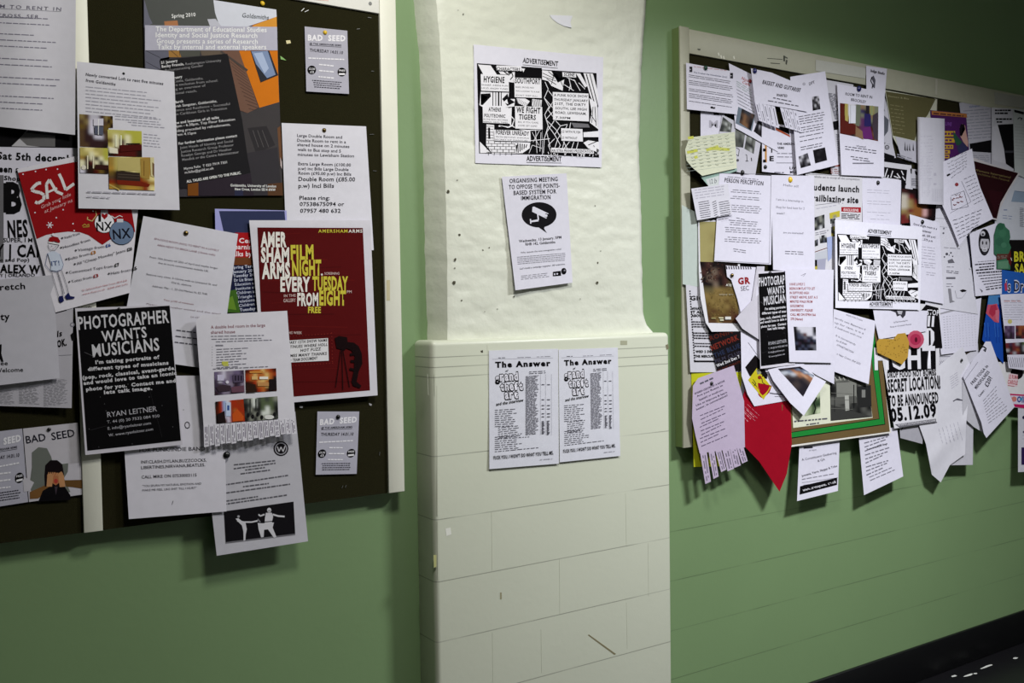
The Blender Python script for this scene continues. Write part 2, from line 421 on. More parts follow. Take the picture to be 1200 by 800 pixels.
        if h / s.z[2] >= 6.3 and len(t) > 2:                          # display lettering is a part of its own
            if s.hd is None: s.hd = ([], [], []); s.sub.append(('lettering', s.hd))
            s.add(out, f, ink(col), l, s.hd)
        else: s.add(out, f, ink(col), l)
        return s
    def gk(s, a, b, n, step, h=1.2, col=G2, ragged=.15, lev=None, word=(2.5, 8), center=False, gap=1.3):
        """n lines too small to read: rows of word-long dashes between a and b, next rows shifted by step"""
        l = s.lv(lev); c = ink(col); k = s.z[2]
        dx, dy = b[0] - a[0], b[1] - a[1]; L = math.hypot(dx, dy); dx /= L; dy /= L; nx, ny = -dy, dx
        V = []; F = []
        for r in range(n):
            ox, oy = a[0] + step[0] * r, a[1] + step[1] * r
            end = L * (1 - ragged * s.rnd.random()); t = (L - end) / 2 if center else 0; end = end + t
            while t < end - 1.5 * k:
                w = min(s.rnd.uniform(*word) * k, end - t)
                i = len(V)
                for (p, q) in ((t, -h / 2), (t + w, -h / 2), (t + w, h / 2), (t, h / 2)):
                    V.append(s.px((ox + dx * p + nx * q, oy + dy * p + ny * q)))
                F.append((i, i + 1, i + 2, i + 3)); t += w + gap * k
        s.add(V, F, c, l); return s
    def pic(s, quad, rows, pal, lev=None, fine=3):
        """a printed photograph as a soft patchwork of colours"""
        h = homog(UNIT, quad); R_, Q_ = len(rows), len(rows[0]); l = s.lv(lev)
        g = np.array([[ink(pal[c]) for c in r] for r in rows]); ny, nx = R_ * fine, Q_ * fine
        V = []; col = []
        for j in range(ny + 1):
            for i in range(nx + 1):
                u, v = i / nx, j / ny; V.append(s.px(ap(h, u, v)))
                x, y = min(Q_ - 1, max(0, u * Q_ - .5)), min(R_ - 1, max(0, v * R_ - .5)); i0, j0 = int(x), int(y); i1, j1 = min(Q_ - 1, i0 + 1), min(R_ - 1, j0 + 1); fx, fy = x - i0, y - j0
                fx = min(1, max(0, (fx - .5) * 1.25 + .5)); fy = min(1, max(0, (fy - .5) * 1.25 + .5))
                col.append(tuple(g[j0, i0] * (1 - fx) * (1 - fy) + g[j0, i1] * fx * (1 - fy) + g[j1, i0] * (1 - fx) * fy + g[j1, i1] * fx * fy))
        F = []; CC = []
        for j in range(ny):
            for i in range(nx):
                a = j * (nx + 1) + i; q = (a, a + 1, a + nx + 2, a + nx + 1); F.append(q); CC.append([col[k] for k in q])
        t = ([], [], []); s.sub.append(('photograph', t)); s.add(V, F, CC, l, t); s.lev += .8 if s.step else .1; return s
    def flush(s):
        org = at(*s.q[0], s.o / 1000); o = s.mesh(s.name, s.V, s.F, s.Cc, org, s.step, s.ring); o.location = org
        for nm, (V, F, Q) in s.sub:
            c = s.mesh(nm, V, F, Q, org, s.step); c.parent = o
        return o
    def mesh(s, name, V, F, Cc, org, smooth, ring=()):
        me = bpy.data.meshes.new(name)
        me.from_pydata([tuple(v - org) for v in V], [], F)
        me.materials.append(M_ink)
        ca = me.color_attributes.new('ink', 'FLOAT_COLOR', 'CORNER')
        buf = np.array([c for q in Cc for c in q], dtype=np.float32); buf = np.hstack([buf, np.ones((len(buf), 1), np.float32)])
        ca.data.foreach_set('color', buf.ravel())
        o = bpy.data.objects.new(name, me); C.objects.link(o)
        if smooth:
            me.update()
            for p in me.polygons: p.use_smooth = True
            ek = {e.key: e.index for e in me.edges}
            for i in ring:
                for k in me.polygons[i].edge_keys: me.edges[ek[k]].use_edge_sharp = True
        return o
    def done(s):
        o = s.flush(); tag(o, s.label, s.cat, s.group); s.ob = o; return o
    def part(s, name, quad, extra=0, outline=None, col=None, curl=None):
        """a part of this sheet that hangs free (a tear-off tab); parented when both are done"""
        p = Sheet(name, quad, s.o + extra, None, None, col or s.col, s.curl if curl is None else curl, outline)
        p.Hi, p.Hu = (s.Hi, s.Hu) if curl is None else (p.Hi, p.Hu)
        p.V = []; p.F = []; p.Cc = []; p.ring = set(); p.base(); p.z = s.z
        return p
    def tab(s, q, extra, rows=14, cols=(0, .25, .42, .58, .75, 1), inkc=(120, 112, 130)):
        """a tear-off strip: one welded mesh whose two columns of print are cells of it"""
        p = Sheet('tear_off_tab', q, s.o + extra, None, None, s.col, s.curl); p.Hi = s.Hi
        h = homog(UNIT, q); V = []; F = []; Q = []; n = len(cols); pc = ink(s.col)
        for lev in (0, -1):
            for j in range(rows + 1):
                for u in cols: x, y = ap(h, u, j / rows); V.append(p.P(x, y, lev))
        B = n * (rows + 1)
        for j in range(rows):
            for i in range(n - 1):
                a = j * n + i; F.append((a, a + 1, a + n + 1, a + n)); Q.append([ink(inkc) if i in (1, 3) and 0 < j < rows - 1 and s.rnd.random() < .78 else pc] * 4)
                F.append((B + a + n, B + a + n + 1, B + a + 1, B + a)); Q.append([pc] * 4)
        rim = [i for i in range(n)] + [j * n + n - 1 for j in range(1, rows + 1)] + [rows * n + i for i in range(n - 2, -1, -1)] + [j * n for j in range(rows - 1, 0, -1)]
        for a, b in zip(rim, rim[1:] + rim[:1]): F.append((b, a, B + a, B + b)); Q.append([pc] * 4)
        o = p.mesh('tear_off_tab', V, F, Q, at(*s.q[0], s.o / 1000), False); o.parent = s.ob
    def attach(s, p):
        o = p.flush(); o.parent = s.ob; o.location = o.location - s.ob.location; return o

def pin(x, y, o, m, label, r=1.9, group='drawing pins', name='drawing_pin', parent=None):
    """domed pin head with its point; r is the head's radius in photo measure at that place"""
    c = at(x, y, 0); e = (at(x + r, y, 0) - c).length * .9
    f = at(x, y, o / 1000); prof = [(0, .9), (.35, .84), (.7, .6), (.93, .28), (1, 0), (.3, -.05), (.1, -.1), (.07, -1.2)]
    n = 14; vs = []; fs = []
    for (a, h) in prof:
        for i in range(n):
            t = 6.2832 * i / n; vs.append((math.cos(t) * a * e, -h * e * .75, math.sin(t) * a * e))
    for j in range(len(prof) - 1):
        for i in range(n): fs.append((j * n + i, j * n + (i + 1) % n, (j + 1) * n + (i + 1) % n, (j + 1) * n + i))
    ob = mk(name, vs, fs, m, smooth=True); ob.location = f
    return tag(ob, label, 'pin', group)
def scrap(pts, o, col, label, name='paper_scrap', cat='scrap', group=None):
    if len(pts) == 3: q = [pts[0], pts[1], pts[2], ((pts[0][0] + pts[2][0]) / 2 - .3, (pts[0][1] + pts[2][1]) / 2 - .3)]
    else: q = pts[:4]
    return Sheet(name, q, o, label, cat, col, outline=pts, group=group).done()
def staple(a, b, o, label):
    p, q = at(*a, o / 1000), at(*b, o / 1000); d = (q - p).normalized(); up = Vector((0, 1, 0)).cross(d) * .0006
    vs = []; 
    for c in (p, q):
        for s1, s2 in ((-1, 0), (1, 0), (1, 1), (-1, 1)): vs.append(c + up * s1 + Vector((0, -.0009 * s2, 0)))
    for c in (p, q):
        for s1, s2 in ((-1, -1), (1, -1)): vs.append(c + up * s1 + Vector((0, .003, 0)))
    fs = [(0, 1, 5, 4), (1, 2, 6, 5), (2, 3, 7, 6), (3, 0, 4, 7), (0, 3, 2, 1), (4, 5, 6, 7), (0, 1, 9, 8), (4, 5, 11, 10)]
    return tag(mk('staple', vs, fs, M_steel), label, 'staple', 'loose staples')

# ================================================================ papers on the left pinboard
RED = (160, 22, 28); WHT = (222, 220, 230)
def z(s, ox, oy, k): s.z = (ox, oy, k); return s

# poster for a December night, partly covered
s = Sheet('poster', [(-60, 148), (92, 160), (114, 352), (-30, 380)], 38.2, 'white gig poster with bold black december date, behind the red sale poster', 'poster')
z(s, 0, 150, 8.89); s.poly([(-300, -10), (830, 20), (810, 208), (-300, 190)], K)
s.poly([(280, 20), (575, 50), (575, 195), (120, 186), (200, 110)], (112, 110, 112)); s.poly([(300, 20), (575, 40), (575, 80), (270, 50)], (66, 64, 68)); s.poly([(205, 110), (280, 180), (420, 196), (120, 190)], (178, 176, 182))
s.text('Sat 5th december', (-28, 322), (860, 362), 72, K, .035); s.text('been and', (-60, 455), (300, 470), 66, K, .04)
s.rect(-200, 490, 38, 1400, (118, 116, 122)); s.text('Shop', (42, 540), (210, 552), 44, K, .03)
z(s, 0, 150, 5.); s.text('B', (35, 492), (128, 492), 165, K, .05); s.rect(20, 322, 36, 495, K)
s.text('NES', (48, 640), (165, 634), 95, K, .03); s.text('SUPER, I M', (20, 668), (190, 668), 24, K, .01); s.text('Y | CARL', (-30, 750), (300, 756), 68, K, .03)
s.text('e and Pop)', (0, 782), (172, 782), 20, K, .01); s.text('ALEX W', (0, 846), (235, 852), 46, K, .04); s.text('Y | ORLANDO', (0, 872), (205, 870), 18, K, .01)
s.text('every DJ & friends', (330, 1078), (538, 1056), 16, K, .02)
s.done()

s = Sheet('notice', [(-50, 342), (86, 352), (84, 478), (-50, 474)], 39.5, 'newsprint page with three text columns, below the far left sheet', 'notice', (176, 173, 182), curl=[('r', 5)])
z(s, 0, 360, 6.664); s.text('Is', (445, 232), (490, 222), 44, K, .03, .3); s.text('OK.', (452, 312), (522, 295), 50, K, .05, .3); s.line((460, 376), (560, 370), 3, G2)
s.disc(565, 135, 18, G2); s.disc(565, 135, 10, (176, 173, 182)); s.poly([(550, 215), (575, 190), (590, 260), (560, 260)], K); s.line((425, 45), (520, 20), 10, K)
for x0, x1 in ((-60, 118), (150, 318), (342, 530)): s.gk((x0, 575 if x0 > 300 else 612), (x1, 560 if x0 > 300 else 620), 21 if x0 > 300 else 15, (0, 9.6), 3, (150, 148, 156), .3)
s.done()

s = Sheet('flyer', [(20, 198), (170, 165), (152, 343), (65, 366)], 42.5, 'red and white sale flyer with white brush lettering and two baubles', 'flyer', (214, 210, 220), curl=[('b', 3)])
z(s, 0, 150, 5.); s.poly([(106, 262), (430, 200), (460, 195), (770, 470), (792, 606), (765, 622), (690, 632), (640, 656), (600, 684), (570, 664), (520, 628), (470, 610), (400, 606), (330, 614), (270, 626), (215, 650)], RED)
for x, y in ((135, 270), (208, 254), (270, 243), (337, 240), (205, 495), (330, 525), (428, 560), (435, 600), (370, 478), (545, 486), (350, 430)): s.disc(x, y, 4.5, WHT, n=8)
for a in range(3): s.line((292 - 20 * math.cos(a * 1.047), 568 - 20 * math.sin(a * 1.047)), (292 + 20 * math.cos(a * 1.047), 568 + 20 * math.sin(a * 1.047)), 5, WHT)
s.path([(240, 322), (222, 322), (196, 345), (184, 362), (205, 372), (235, 378), (258, 392), (256, 420), (222, 440), (206, 432)], 18, (216, 212, 214)); s.line((240, 322), (200, 336), 12, (216, 212, 214))
s.path([(278, 415), (272, 330), (290, 302), (330, 372), (368, 388)], 17, (216, 212, 214)); s.line((282, 375), (335, 352), 12, (216, 212, 214))
s.path([(346, 268), (362, 300), (385, 362), (435, 325)], 17, (216, 212, 214))
s.text('Grab your little', (245, 472), (418, 395), 19, (222, 176, 178), .0, .3); s.text('at January ns', (262, 498), (428, 430), 19, (222, 176, 178), .0, .3)
s.disc(612, 556, 60, (20, 20, 24)); s.disc(612, 556, 57, (226, 224, 232)); s.rect(590, 480, 632, 500, (190, 188, 196)); s.text('I', (576, 546), (592, 546), 38, K, .05)
s.poly([(612, 536), (595, 516), (594, 504), (603, 500), (612, 508), (622, 500), (632, 505), (630, 518)], RED); s.text('NX', (566, 604), (660, 598), 50, K, .02)
s.path([(560, 484), (566, 510), (540, 545), (512, 535), (514, 520)], 5, (218, 196, 130)); s.path([(650, 530), (640, 520), (655, 515), (672, 528), (700, 512), (718, 520)], 4, (226, 224, 232)); s.path([(482, 574), (496, 562), (508, 572), (520, 562), (522, 578), (486, 580)], 5, (196, 160, 70))
s.disc(713, 612, 73, (24, 28, 44)); s.disc(713, 612, 70, (118, 138, 170)); s.rect(685, 532, 722, 552, (196, 196, 204)); s.text('NX', (664, 652), (768, 642), 56, (24, 26, 40), .02)
for t, a, b, tail, tc in (('Hoodies from', (372, 706), (530, 660), None, 0), ('Vests from', (378, 650), (470, 622), None, 0), ('Vintage from', (458, 722), (612, 700), '£6', (60, 90, 160)), ('Belts from', (402, 774), (525, 742), '£3', (200, 130, 50)), ('All "Cheap Monday" Jeans', (452, 802), (738, 722), '£20', K), ('Customized Tops from', (406, 852), (664, 814), '£7', K), ('Totes from', (420, 906), (540, 878), '£3', RED), ('Hats from', (652, 858), (766, 836), '£5', K)):
    s.text(t, a, b, 15, (70, 68, 78)); s.disc(a[0] - 13, a[1] - 6, 5.5, (60, 58, 66), n=8)
    if tail: s.text(tail, (b[0] + 8, b[1] - 1), (b[0] + 38, b[1] - 8), 17, tc, .04)
s.text('32, Selhurst Road, New Cross, SE14 6LB', (482, 956), (745, 896), 9, (190, 90, 96)); s.text('www.shop.co.uk   0208 694 2171', (484, 978), (748, 918), 9, (190, 90, 96))
BL_ = (70, 90, 140)
s.poly([(285, 656), (292, 640), (312, 634), (340, 640), (352, 660), (350, 674), (320, 662), (290, 668)], RED); s.disc(312, 624, 8, WHT); s.line((284, 668), (350, 680), 7, (232, 230, 236)); s.path([(282, 682), (288, 706), (300, 718), (322, 716), (340, 696), (346, 682)], 2.5, (60, 58, 66))
s.path([(300, 690), (306, 692)], 3, K); s.path([(324, 694), (330, 694)], 3, K); s.path([(306, 706), (318, 706)], 2, RED)
s.poly([(280, 732), (300, 722), (325, 722), (352, 740), (372, 800), (360, 828), (330, 838), (296, 832), (300, 800)], (196, 204, 222)); s.path([(280, 732), (266, 800), (296, 838), (332, 842), (362, 830), (372, 800), (350, 738)], 2.5, BL_); s.text('IT!', (302, 808), (350, 802), 26, BL_, .02)
for p in ([(302, 836), (328, 930), (344, 985)], [(336, 842), (362, 930), (370, 985)], [(340, 842), (358, 900), (378, 970)], [(362, 834), (392, 920), (402, 966)]): s.path([(x, y) for x, y in p], 2.5, (70, 70, 84))
s.poly([(345, 985), (368, 982), (376, 1012), (356, 1024), (346, 1012)], (30, 34, 90)); s.poly([(380, 985), (402, 962), (412, 984), (438, 988), (436, 998), (392, 1004)], (30, 34, 90))
s.done()

s = Sheet('notice', [(-50, 332), (62, 322), (70, 443), (-50, 457)], 46, 'white sheet reading Welcome, cut by the left edge of view', 'notice', (182, 180, 190), curl=[('b', 7), ('r', -2)])
z(s, 0, 300, 5.); s.text('Stretch', (-60, 204), (148, 192), 36, K, .02); s.text('Gravity', (-150, 384), (58, 372), 40, K, .02); s.text('&', (-20, 610), (20, 607), 160, K, .05)
s.text('free', (-28, 640), (46, 638), 24, K, .01); s.text('All Welcome', (-90, 684), (136, 676), 24, K, .01); s.done()

s = Sheet('notice', [(-55, -45), (89, -30), (88, 158), (-60, 142)], 50, 'typed room to rent sheet at the top left corner', 'notice', (206, 204, 214), curl=[('wx', 7, 1.6, 2.2)])
z(s, 0, 0, 5.); s.text('ROOM TO RENT IN', (-120, 40), (358, 64), 20, (110, 106, 126), .005, space=1.3); s.line((-120, 44), (358, 68), 1.6, (120, 118, 134)); s.text('MORE CROSS, SE8', (-160, 92), (222, 106), 18, (110, 106, 126), .005, space=1.2); s.line((-160, 96), (222, 110), 1.6, (120, 118, 134))
for y, n, e in ((106, 2, 355), (206, 3, 355), (350, 2, 352), (460, 2, 355), (570, 3, 345)): s.gk((-260, y - 22), (e, y + 8), n, (0, 36), 5, (140, 137, 156), .3, word=(2, 9))
s.done()

# the large college poster
s = Sheet('poster', [(168, -10), (323.8, 11), (331.5, 229), (172, 231)], 34, 'large dark research talks poster with an orange building corner', 'poster', (70, 66, 72), curl=[])
z(s, 150, 0, 4.); s.poly([(75, -45), (400, -45), (440, 130), (80, 130)], (92, 94, 92)); s.poly([(75, -5), (100, 80), (115, 110), (75, 130)], (120, 120, 136))
s.poly([(400, 0), (695, 45), (697, 78), (560, 125), (430, 125), (408, 60)], (204, 206, 218)); s.poly([(372, 90), (410, 88), (440, 125), (385, 125)], (186, 186, 198))
s.poly([(697, 78), (704, 350), (709, 478), (616, 505), (520, 238), (585, 118)], (226, 128, 32)); s.poly([(697, 78), (700, 235), (612, 235), (590, 118)], (232, 160, 64))
s.poly([(170, 100), (232, 96), (236, 125), (172, 125)], (190, 130, 90)); s.poly([(78, 235), (190, 235), (200, 265), (150, 275), (160, 320), (140, 330), (82, 325)], (112, 112, 128))
s.poly([(190, 236), (240, 236), (250, 268), (192, 268)], (176, 130, 70)); s.poly([(240, 236), (340, 236), (335, 262), (250, 268)], (90, 90, 84)); s.poly([(340, 236), (460, 236), (470, 270), (345, 260)], (110, 96, 84))
for a, b in (((85, 238), (150, 270)), ((85, 290), (150, 325)), ((95, 125), (180, 180)), ((200, 236), (235, 266)), ((240, 200), (243, 260))): s.line(a, b, 2, (40, 38, 44))
s.poly([(432, 236), (520, 236), (612, 505), (560, 530), (510, 512), (490, 400), (465, 262)], (124, 92, 78))
for i in range(13): s.line((470 + i * 8, 268 + i * 20), (545 + i * 6, 330 + i * 16), 2.2, (84, 62, 56))
s.line((435, 240), (560, 330), 9, (86, 76, 72)); s.poly([(508, 515), (560, 530), (616, 505), (709, 478), (722, 800), (726, 916), (600, 916), (545, 760)], (74, 70, 72))
s.poly([(560, 600), (650, 590), (690, 680), (600, 720)], (58, 55, 58))
for i in range(3): s.line((585 + i * 22, 610), (612 + i * 24, 690), 3, (96, 92, 94))
s.poly([(545, 720), (700, 690), (722, 916), (560, 916)], (62, 59, 64)); s.poly([(700, 600), (715, 590), (722, 740), (712, 770)], (120, 84, 60))
s.poly([(575, 238), (662, 238), (704, 352), (622, 386)], (52, 54, 62)); s.poly([(578, 240), (655, 238), (692, 350), (652, 366), (600, 300)], (140, 158, 196)); s.poly([(590, 250), (630, 245), (660, 320), (640, 345)], (168, 182, 212))
s.poly([(148, 282), (455, 252), (470, 262), (535, 560), (570, 800), (385 + 0, 890), (230, 880), (180, 500)], (38, 37, 40)); s.poly([(148, 282), (466, 252), (575, 810), (248, 885)], (38, 37, 40))
s.poly([(280, 862), (575, 812), (590, 917), (280, 917)], (54, 46, 56)); s.poly([(280, 862), (330, 855), (330, 917), (280, 917)], (132, 78, 30)); s.poly([(500, 890), (540, 885), (540, 917), (500, 917)], (52, 54, 80)); s.poly([(655, 862), (724, 855), (726, 916), (655, 916)], (96, 66, 46))
s.poly([(79, 118), (699, 126), (701, 236), (80, 236)], (176, 174, 190))
TW = (236, 236, 244)
s.text('Spring 2010', (205, 84), (317, 76), 17, TW, .015); s.text('Goldsmiths', (535, 80), (660, 92), 20, (120, 124, 130), .0)
s.text('The Department of Educational Studies', (130, 146), (650, 150), 22, TW, .012); s.text('Identity and Social Justice Research', (130, 174), (606, 177), 22, TW, .012)
s.text('Group presents a series of Research', (134, 203), (608, 205), 22, TW, .008); s.text('Talks by internal and external speakers', (138, 230), (648, 230), 22, TW, .008)
z(s, 160, 50, 6.667); D1, D2 = (214, 212, 216), (150, 148, 152)
for t, a, b, c, bo in (('21 January', (192, 166), (322, 148), D1, .03), ('Becky Francis,', (198, 196), (372, 174), D1, .03), ('Roehampton University', (384, 176), (662, 146), D2, .0), ('Re/constructing Gender', (226, 226), (522, 186), D2, .0),
        ('February', (250, 292), (358, 272), D1, .03), ('Carole Castle, Goldsmiths,', (200, 322), (520, 286), D2, .0), ('Student exclusion from school:', (220, 348), (636, 304), D2, .0), ('taking an overview of', (240, 380), (540, 342), D2, .0), ('national reach.', (260, 410), (472, 384), D2, .0),
        ('4 March', (270, 480), (365, 464), D1, .03), ('Deborah Sangster, Goldsmiths,', (240, 514), (630, 464), D1, .012), ('Inheritance and Resilience - Successful', (230, 546), (730, 486), D2, .0), ('African Caribbean Girls in Transition', (240, 576), (706, 520), D2, .0),
        ('Time and location of all talks', (270, 640), (645, 592), D1, .03), ('5.30pm - 6.30pm, Top Floor Education', (262, 668), (770, 606), D1, .01), ('Building preceded by refreshments,', (270, 704), (734, 646), D1, .008), ('from 4.15pm', (300, 730), (466, 712), D1, .008),
        ('For further information please contact', (330, 798), (786, 734), D1, .03), ('Joint Heads of Identity and Social', (340, 830), (754, 776), D2, .006), ('Justice Research Group Professor', (346, 862), (760, 806), D2, .006), ('Rosalyn George and Dr Heather', (352, 892), (744, 840), D2, .006), ('Mendick or the Centre Administrator', (358, 924), (800, 862), D2, .012),
        ('Myrna Felix  T 020 7919 7301', (372, 994), (708, 942), D1, .006), ('m.felix@gold.ac.uk', (378, 1024), (604, 988), D1, .006), ('ALL TALKS ARE OPEN TO THE PUBLIC.', (392, 1094), (818, 1024), TW, .03),
        ('Goldsmiths, University of London', (734, 1122), (1090, 1130), TW, .02), ('New Cross, London SE14 6NW', (768, 1152), (1086, 1158), TW, .02)):
    s.text(t, a, b, 19, c, bo)
s.done()

def bad_seed(q, o, label, col=(172, 170, 184), curl=()):
    s = Sheet('flyer', q, o, label, 'flyer', col, curl=curl, ref=[(357, 31), (407, 36), (409, 110), (359, 107)], group='grey band night flyers')
    z(s, 330, 0, 8.); LW = (226, 224, 236)
    s.text('BAD  SEED', (245, 378), (598, 385), 50, LW, .05); s.text('@ THE AMERSHAM ARMS', (262, 416), (560, 434), 17, (50, 48, 60), .01); s.line((262, 424), (560, 442), 3, (50, 48, 60)); s.text('THURSDAY 14.01.10', (262, 482), (575, 508), 28, (36, 34, 44), .012)
    for y, a, b in ((548, 250, 590), (608, 350, 490), (665, 350, 500), (722, 345, 490)): s.gk((a, y - 4), (b, y + 10), 1, (0, 1), 12, LW, .02, word=(2, 5), gap=.6)
    s.disc(283, 655, 41, K); s.disc(565, 675, 41, K); s.text('£3.50', (256, 652), (312, 656), 18, LW, .02); s.text('£5', (268, 682), (302, 684), 18, LW, .02); s.text('FREE', (538, 668), (594, 670), 16, LW, .02); s.rect(536, 686, 594, 702, LW)
    s.gk((285, 752), (565, 772), 4, (3, 20), 7, (50, 48, 60), .08, word=(1, 3), gap=.7, center=True)
    s.done()
bad_seed([(357, 31), (407, 36), (409, 110), (359, 107)], 34, 'small grey flyer held by a yellow pin, upper right of the left board', curl=[('b', 2)])
bad_seed([(372, 482), (421, 482), (418, 555), (370, 556)], 34, 'small grey flyer held by a black pin, lower right of the left board')
bad_seed([(-24, 508), (26, 502), (33, 588), (-18, 596)], 34, 'grey flyer cut by the left edge, beside the photo flyer')

s = Sheet('flyer', [(27, 502), (91, 495), (98.5, 579), (34, 588)], 34, 'photo flyer of a person hiding their face behind both hands', 'flyer', (186, 182, 190))
z(s, 0, 440, 4.); s.text('BAD', (124, 318), (216, 304), 34, (30, 30, 44), .012); s.text('SEED', (244, 302), (352, 284), 34, (30, 30, 44), .012)
s.poly([(150, 360), (180, 335), (220, 340), (240, 380), (250, 420), (320, 410), (318, 450), (300, 480), (330, 545), (150, 560), (140, 500), (150, 430)], (118, 122, 116))
s.poly([(106, 470), (160, 500), (140, 540), (112, 545)], (186, 182, 190))
s.poly([(140, 545), (230, 505), (250, 520), (180, 575), (140, 578)], (132, 92, 52)); s.poly([(300, 490), (388, 488), (392, 530), (340, 522), (310, 520)], (112, 80, 44))
s.poly([(180, 590), (200, 540), (240, 515), (300, 515), (330, 560), (330, 582), (180, 590)], (18, 16, 20)); s.poly([(208, 470), (212, 420), (236, 396), (268, 396), (292, 415), (300, 460), (296, 520), (210, 520)], (26, 18, 22))
s.poly([(240, 470), (250, 455), (272, 455), (280, 500), (262, 514), (246, 504)], (190, 120, 80)); s.poly([(218, 520), (222, 466), (238, 455), (250, 470), (244, 520)], (206, 150, 104)); s.poly([(272, 460), (288, 448), (300, 470), (306, 520), (280, 522)], (206, 150, 104)); s.disc(262, 494, 9, (190, 70, 60), ry=11)
for i in range(4): s.line((222 + i * 9, 470), (230 + i * 9, 452), 4, (206, 150, 104)); s.line((270 + i * 8, 455), (262 + i * 8, 470), 4, (206, 150, 104))
s.poly([(256, 520), (262, 560), (270, 520)], (70, 60, 70)); s.done()

# sheets of room adverts
s = Sheet('notice', [(330, 144), (429, 148), (438, 293), (336, 296)], 37, 'white Double Room sheet with two phone numbers, behind the dark red film poster', 'notice', (212, 210, 220), curl=[('fold', -2.5, .53, .4), ('br', 3), ('b', -1)])
z(s, 220, 140, 4.446); T5 = (52, 50, 62)
for t, a, b, h in (('Large Double Room and', (570, 90), (804, 100), 15), ('Double Room to rent in a', (570, 115), (824, 124), 15), ('shared house on 2 minutes', (571, 138), (842, 148), 15), ('walk to Bus stop and 5', (573, 163), (798, 172), 15), ('minutes to Lewisham Station', (573, 189), (866, 197), 15),
        ('Extra Large Room (£100.00', (576, 237), (850, 244), 15), ('p.w) inc Bills Large Double', (576, 262), (838, 268), 15), ('Room (£95.00 p.w) Inc Bills', (577, 286), (852, 292), 15), ('Double Room (£85.00', (577, 320), (872, 322), 21), ('p.w) Incl Bills', (577, 355), (762, 355), 21),
        ('Please ring:', (582, 418), (740, 418), 20), ('07538675094 or', (584, 450), (815, 450), 20), ('07957 480 632', (586, 485), (797, 485), 20)): s.text(t, a, b, h, T5 if h < 18 else (36, 34, 44), .012)
s.done()

s = Sheet('leaflet', [(252, 245), (336, 248), (330, 366), (262, 366)], 38, 'navy and red talks leaflet, mostly hidden behind the film poster', 'leaflet', (30, 34, 66))
z(s, 220, 240, 3.333); s.poly([(106, 15), (386, 22), (388, 70), (108, 70)], (160, 160, 214)); s.poly([(122, 24), (378, 24), (386, 120), (140, 120)], (56, 62, 96)); s.poly([(106, 15), (122, 24), (140, 105), (108, 100)], (160, 160, 214))
s.poly([(185, 108), (380, 110), (376, 205), (180, 205)], (184, 28, 34)); s.poly([(180, 205), (376, 205), (374, 235), (176, 235)], (120, 70, 40)); s.poly([(140, 340), (190, 330), (205, 420), (145, 420)], (70, 110, 40)); s.poly([(150, 370), (175, 355), (190, 410), (155, 405)], (110, 150, 50))
for t, a, b, h in (('Central', (200, 148), (300, 150), 18), ('Learning', (172, 172), (262, 174), 18), ('talks by', (168, 200), (250, 200), 18)): s.text(t, a, b, h, (238, 216, 222), .03)
for i, (t, w) in enumerate((('Spring Term', 90), ('January 2010', 95), ('Tuesday 26', 80), ('Dr Liz Brooker', 90), ('Education of', 80), ('Institute of', 78), ('Children at', 75), ('Triangle of', 78), ('relations', 64), ('Children', 60), ('Tuesday 2', 74))): s.text(t, (172 + i * 3.2, 250 + i * 16.6), (172 + i * 3.2 + w, 244 + i * 16.4), 11, (200, 204, 224), .02 if i < 4 or i == 10 else .004)
s.done()

s = Sheet('notice', [(168, 253), (279, 274), (257, 434), (138, 417)], 42, 'tilted white spacious room sheet with a gold pin near its top', 'notice', (204, 202, 212), curl=[('bl', 3), ('wy', 1.5, .8, 0)])
z(s, 90, 240, 6.)
for t, a, b, h, c in (('SPACIOUS ROOM (NO2) TO RENT IN A LOVELY', (545, 244), (998, 328), 13, (150, 100, 118)), ('AREA NEXT TO BRICK LANE (10mins walk)', (565, 288), (972, 358), 13, (150, 100, 118)), ('From 10th January till 20th of April and maybe longer', (512, 372), (992, 452), 13, G1), ('due to work commitments outside UK', (572, 412), (924, 472), 13, G1), ('Stations very close: 3-10mins walk to Liverpool St. and', (488, 492), (984, 570), 13, G1), ('Old St. stations', (664, 550), (804, 574), 13, G1), ('Address: Flat - 1, 23 Old Market N, E2 7HR', (530, 576), (918, 634), 13, G1), ('Your p190 of minimum', (610, 672), (820, 704), 12, (170, 120, 130)), ('Please with another animal and the small', (490, 700), (1010, 772), 11, (150, 130, 140)), ('(or £55) pppw bills', (800, 790), (960, 812), 11, (150, 130, 140))): s.text(t, a, b, h, c)
s.gk((700, 880), (900, 905), 3, (-6, 42), 8, G1, .3); s.done()

# film poster
s = Sheet('poster', [(292, 258), (434, 258), (442.5, 463), (312, 474)], 45, 'dark red film night poster with hand-drawn white and yellow lettering', 'poster', (206, 203, 212), curl=[('fold', 1.5, .03, .06)])
z(s, 220, 240, 3.333); DR = (92, 17, 19); s.poly([(272, 88), (684, 90), (712, 724), (345, 754), (300, 754)], DR)
for i in range(14): s.line((285 + (i * 37) % 60, 120 + i * 44), (440 + (i * 53) % 240, 110 + i * 44 + (i % 3) * 8), 3 + i % 3, (80, 14, 16) if i % 2 else (102, 21, 21))
YE = (218, 206, 72); WW = (224, 220, 214)
for t, a, b, h, c in (('AMER', (285, 162), (386, 162), 53, WW), ('SHAM', (286, 222), (396, 222), 53, WW), ('ARMS', (290, 286), (400, 284), 58, WW), ('FILM', (403, 212), (492, 210), 52, YE), ('NIGHT', (408, 275), (522, 273), 56, YE), ('EVERY', (362, 336), (478, 336), 52, WW), ('TUESDAY', (487, 332), (626, 332), 50, YE), ('FROM', (428, 392), (510, 392), 46, WW), ('EIGHT', (514, 390), (618, 390), 52, YE), ('FREE', (470, 421), (520, 421), 22, YE)):
    s.text(t, a, b, h, c, .045, space=.95)
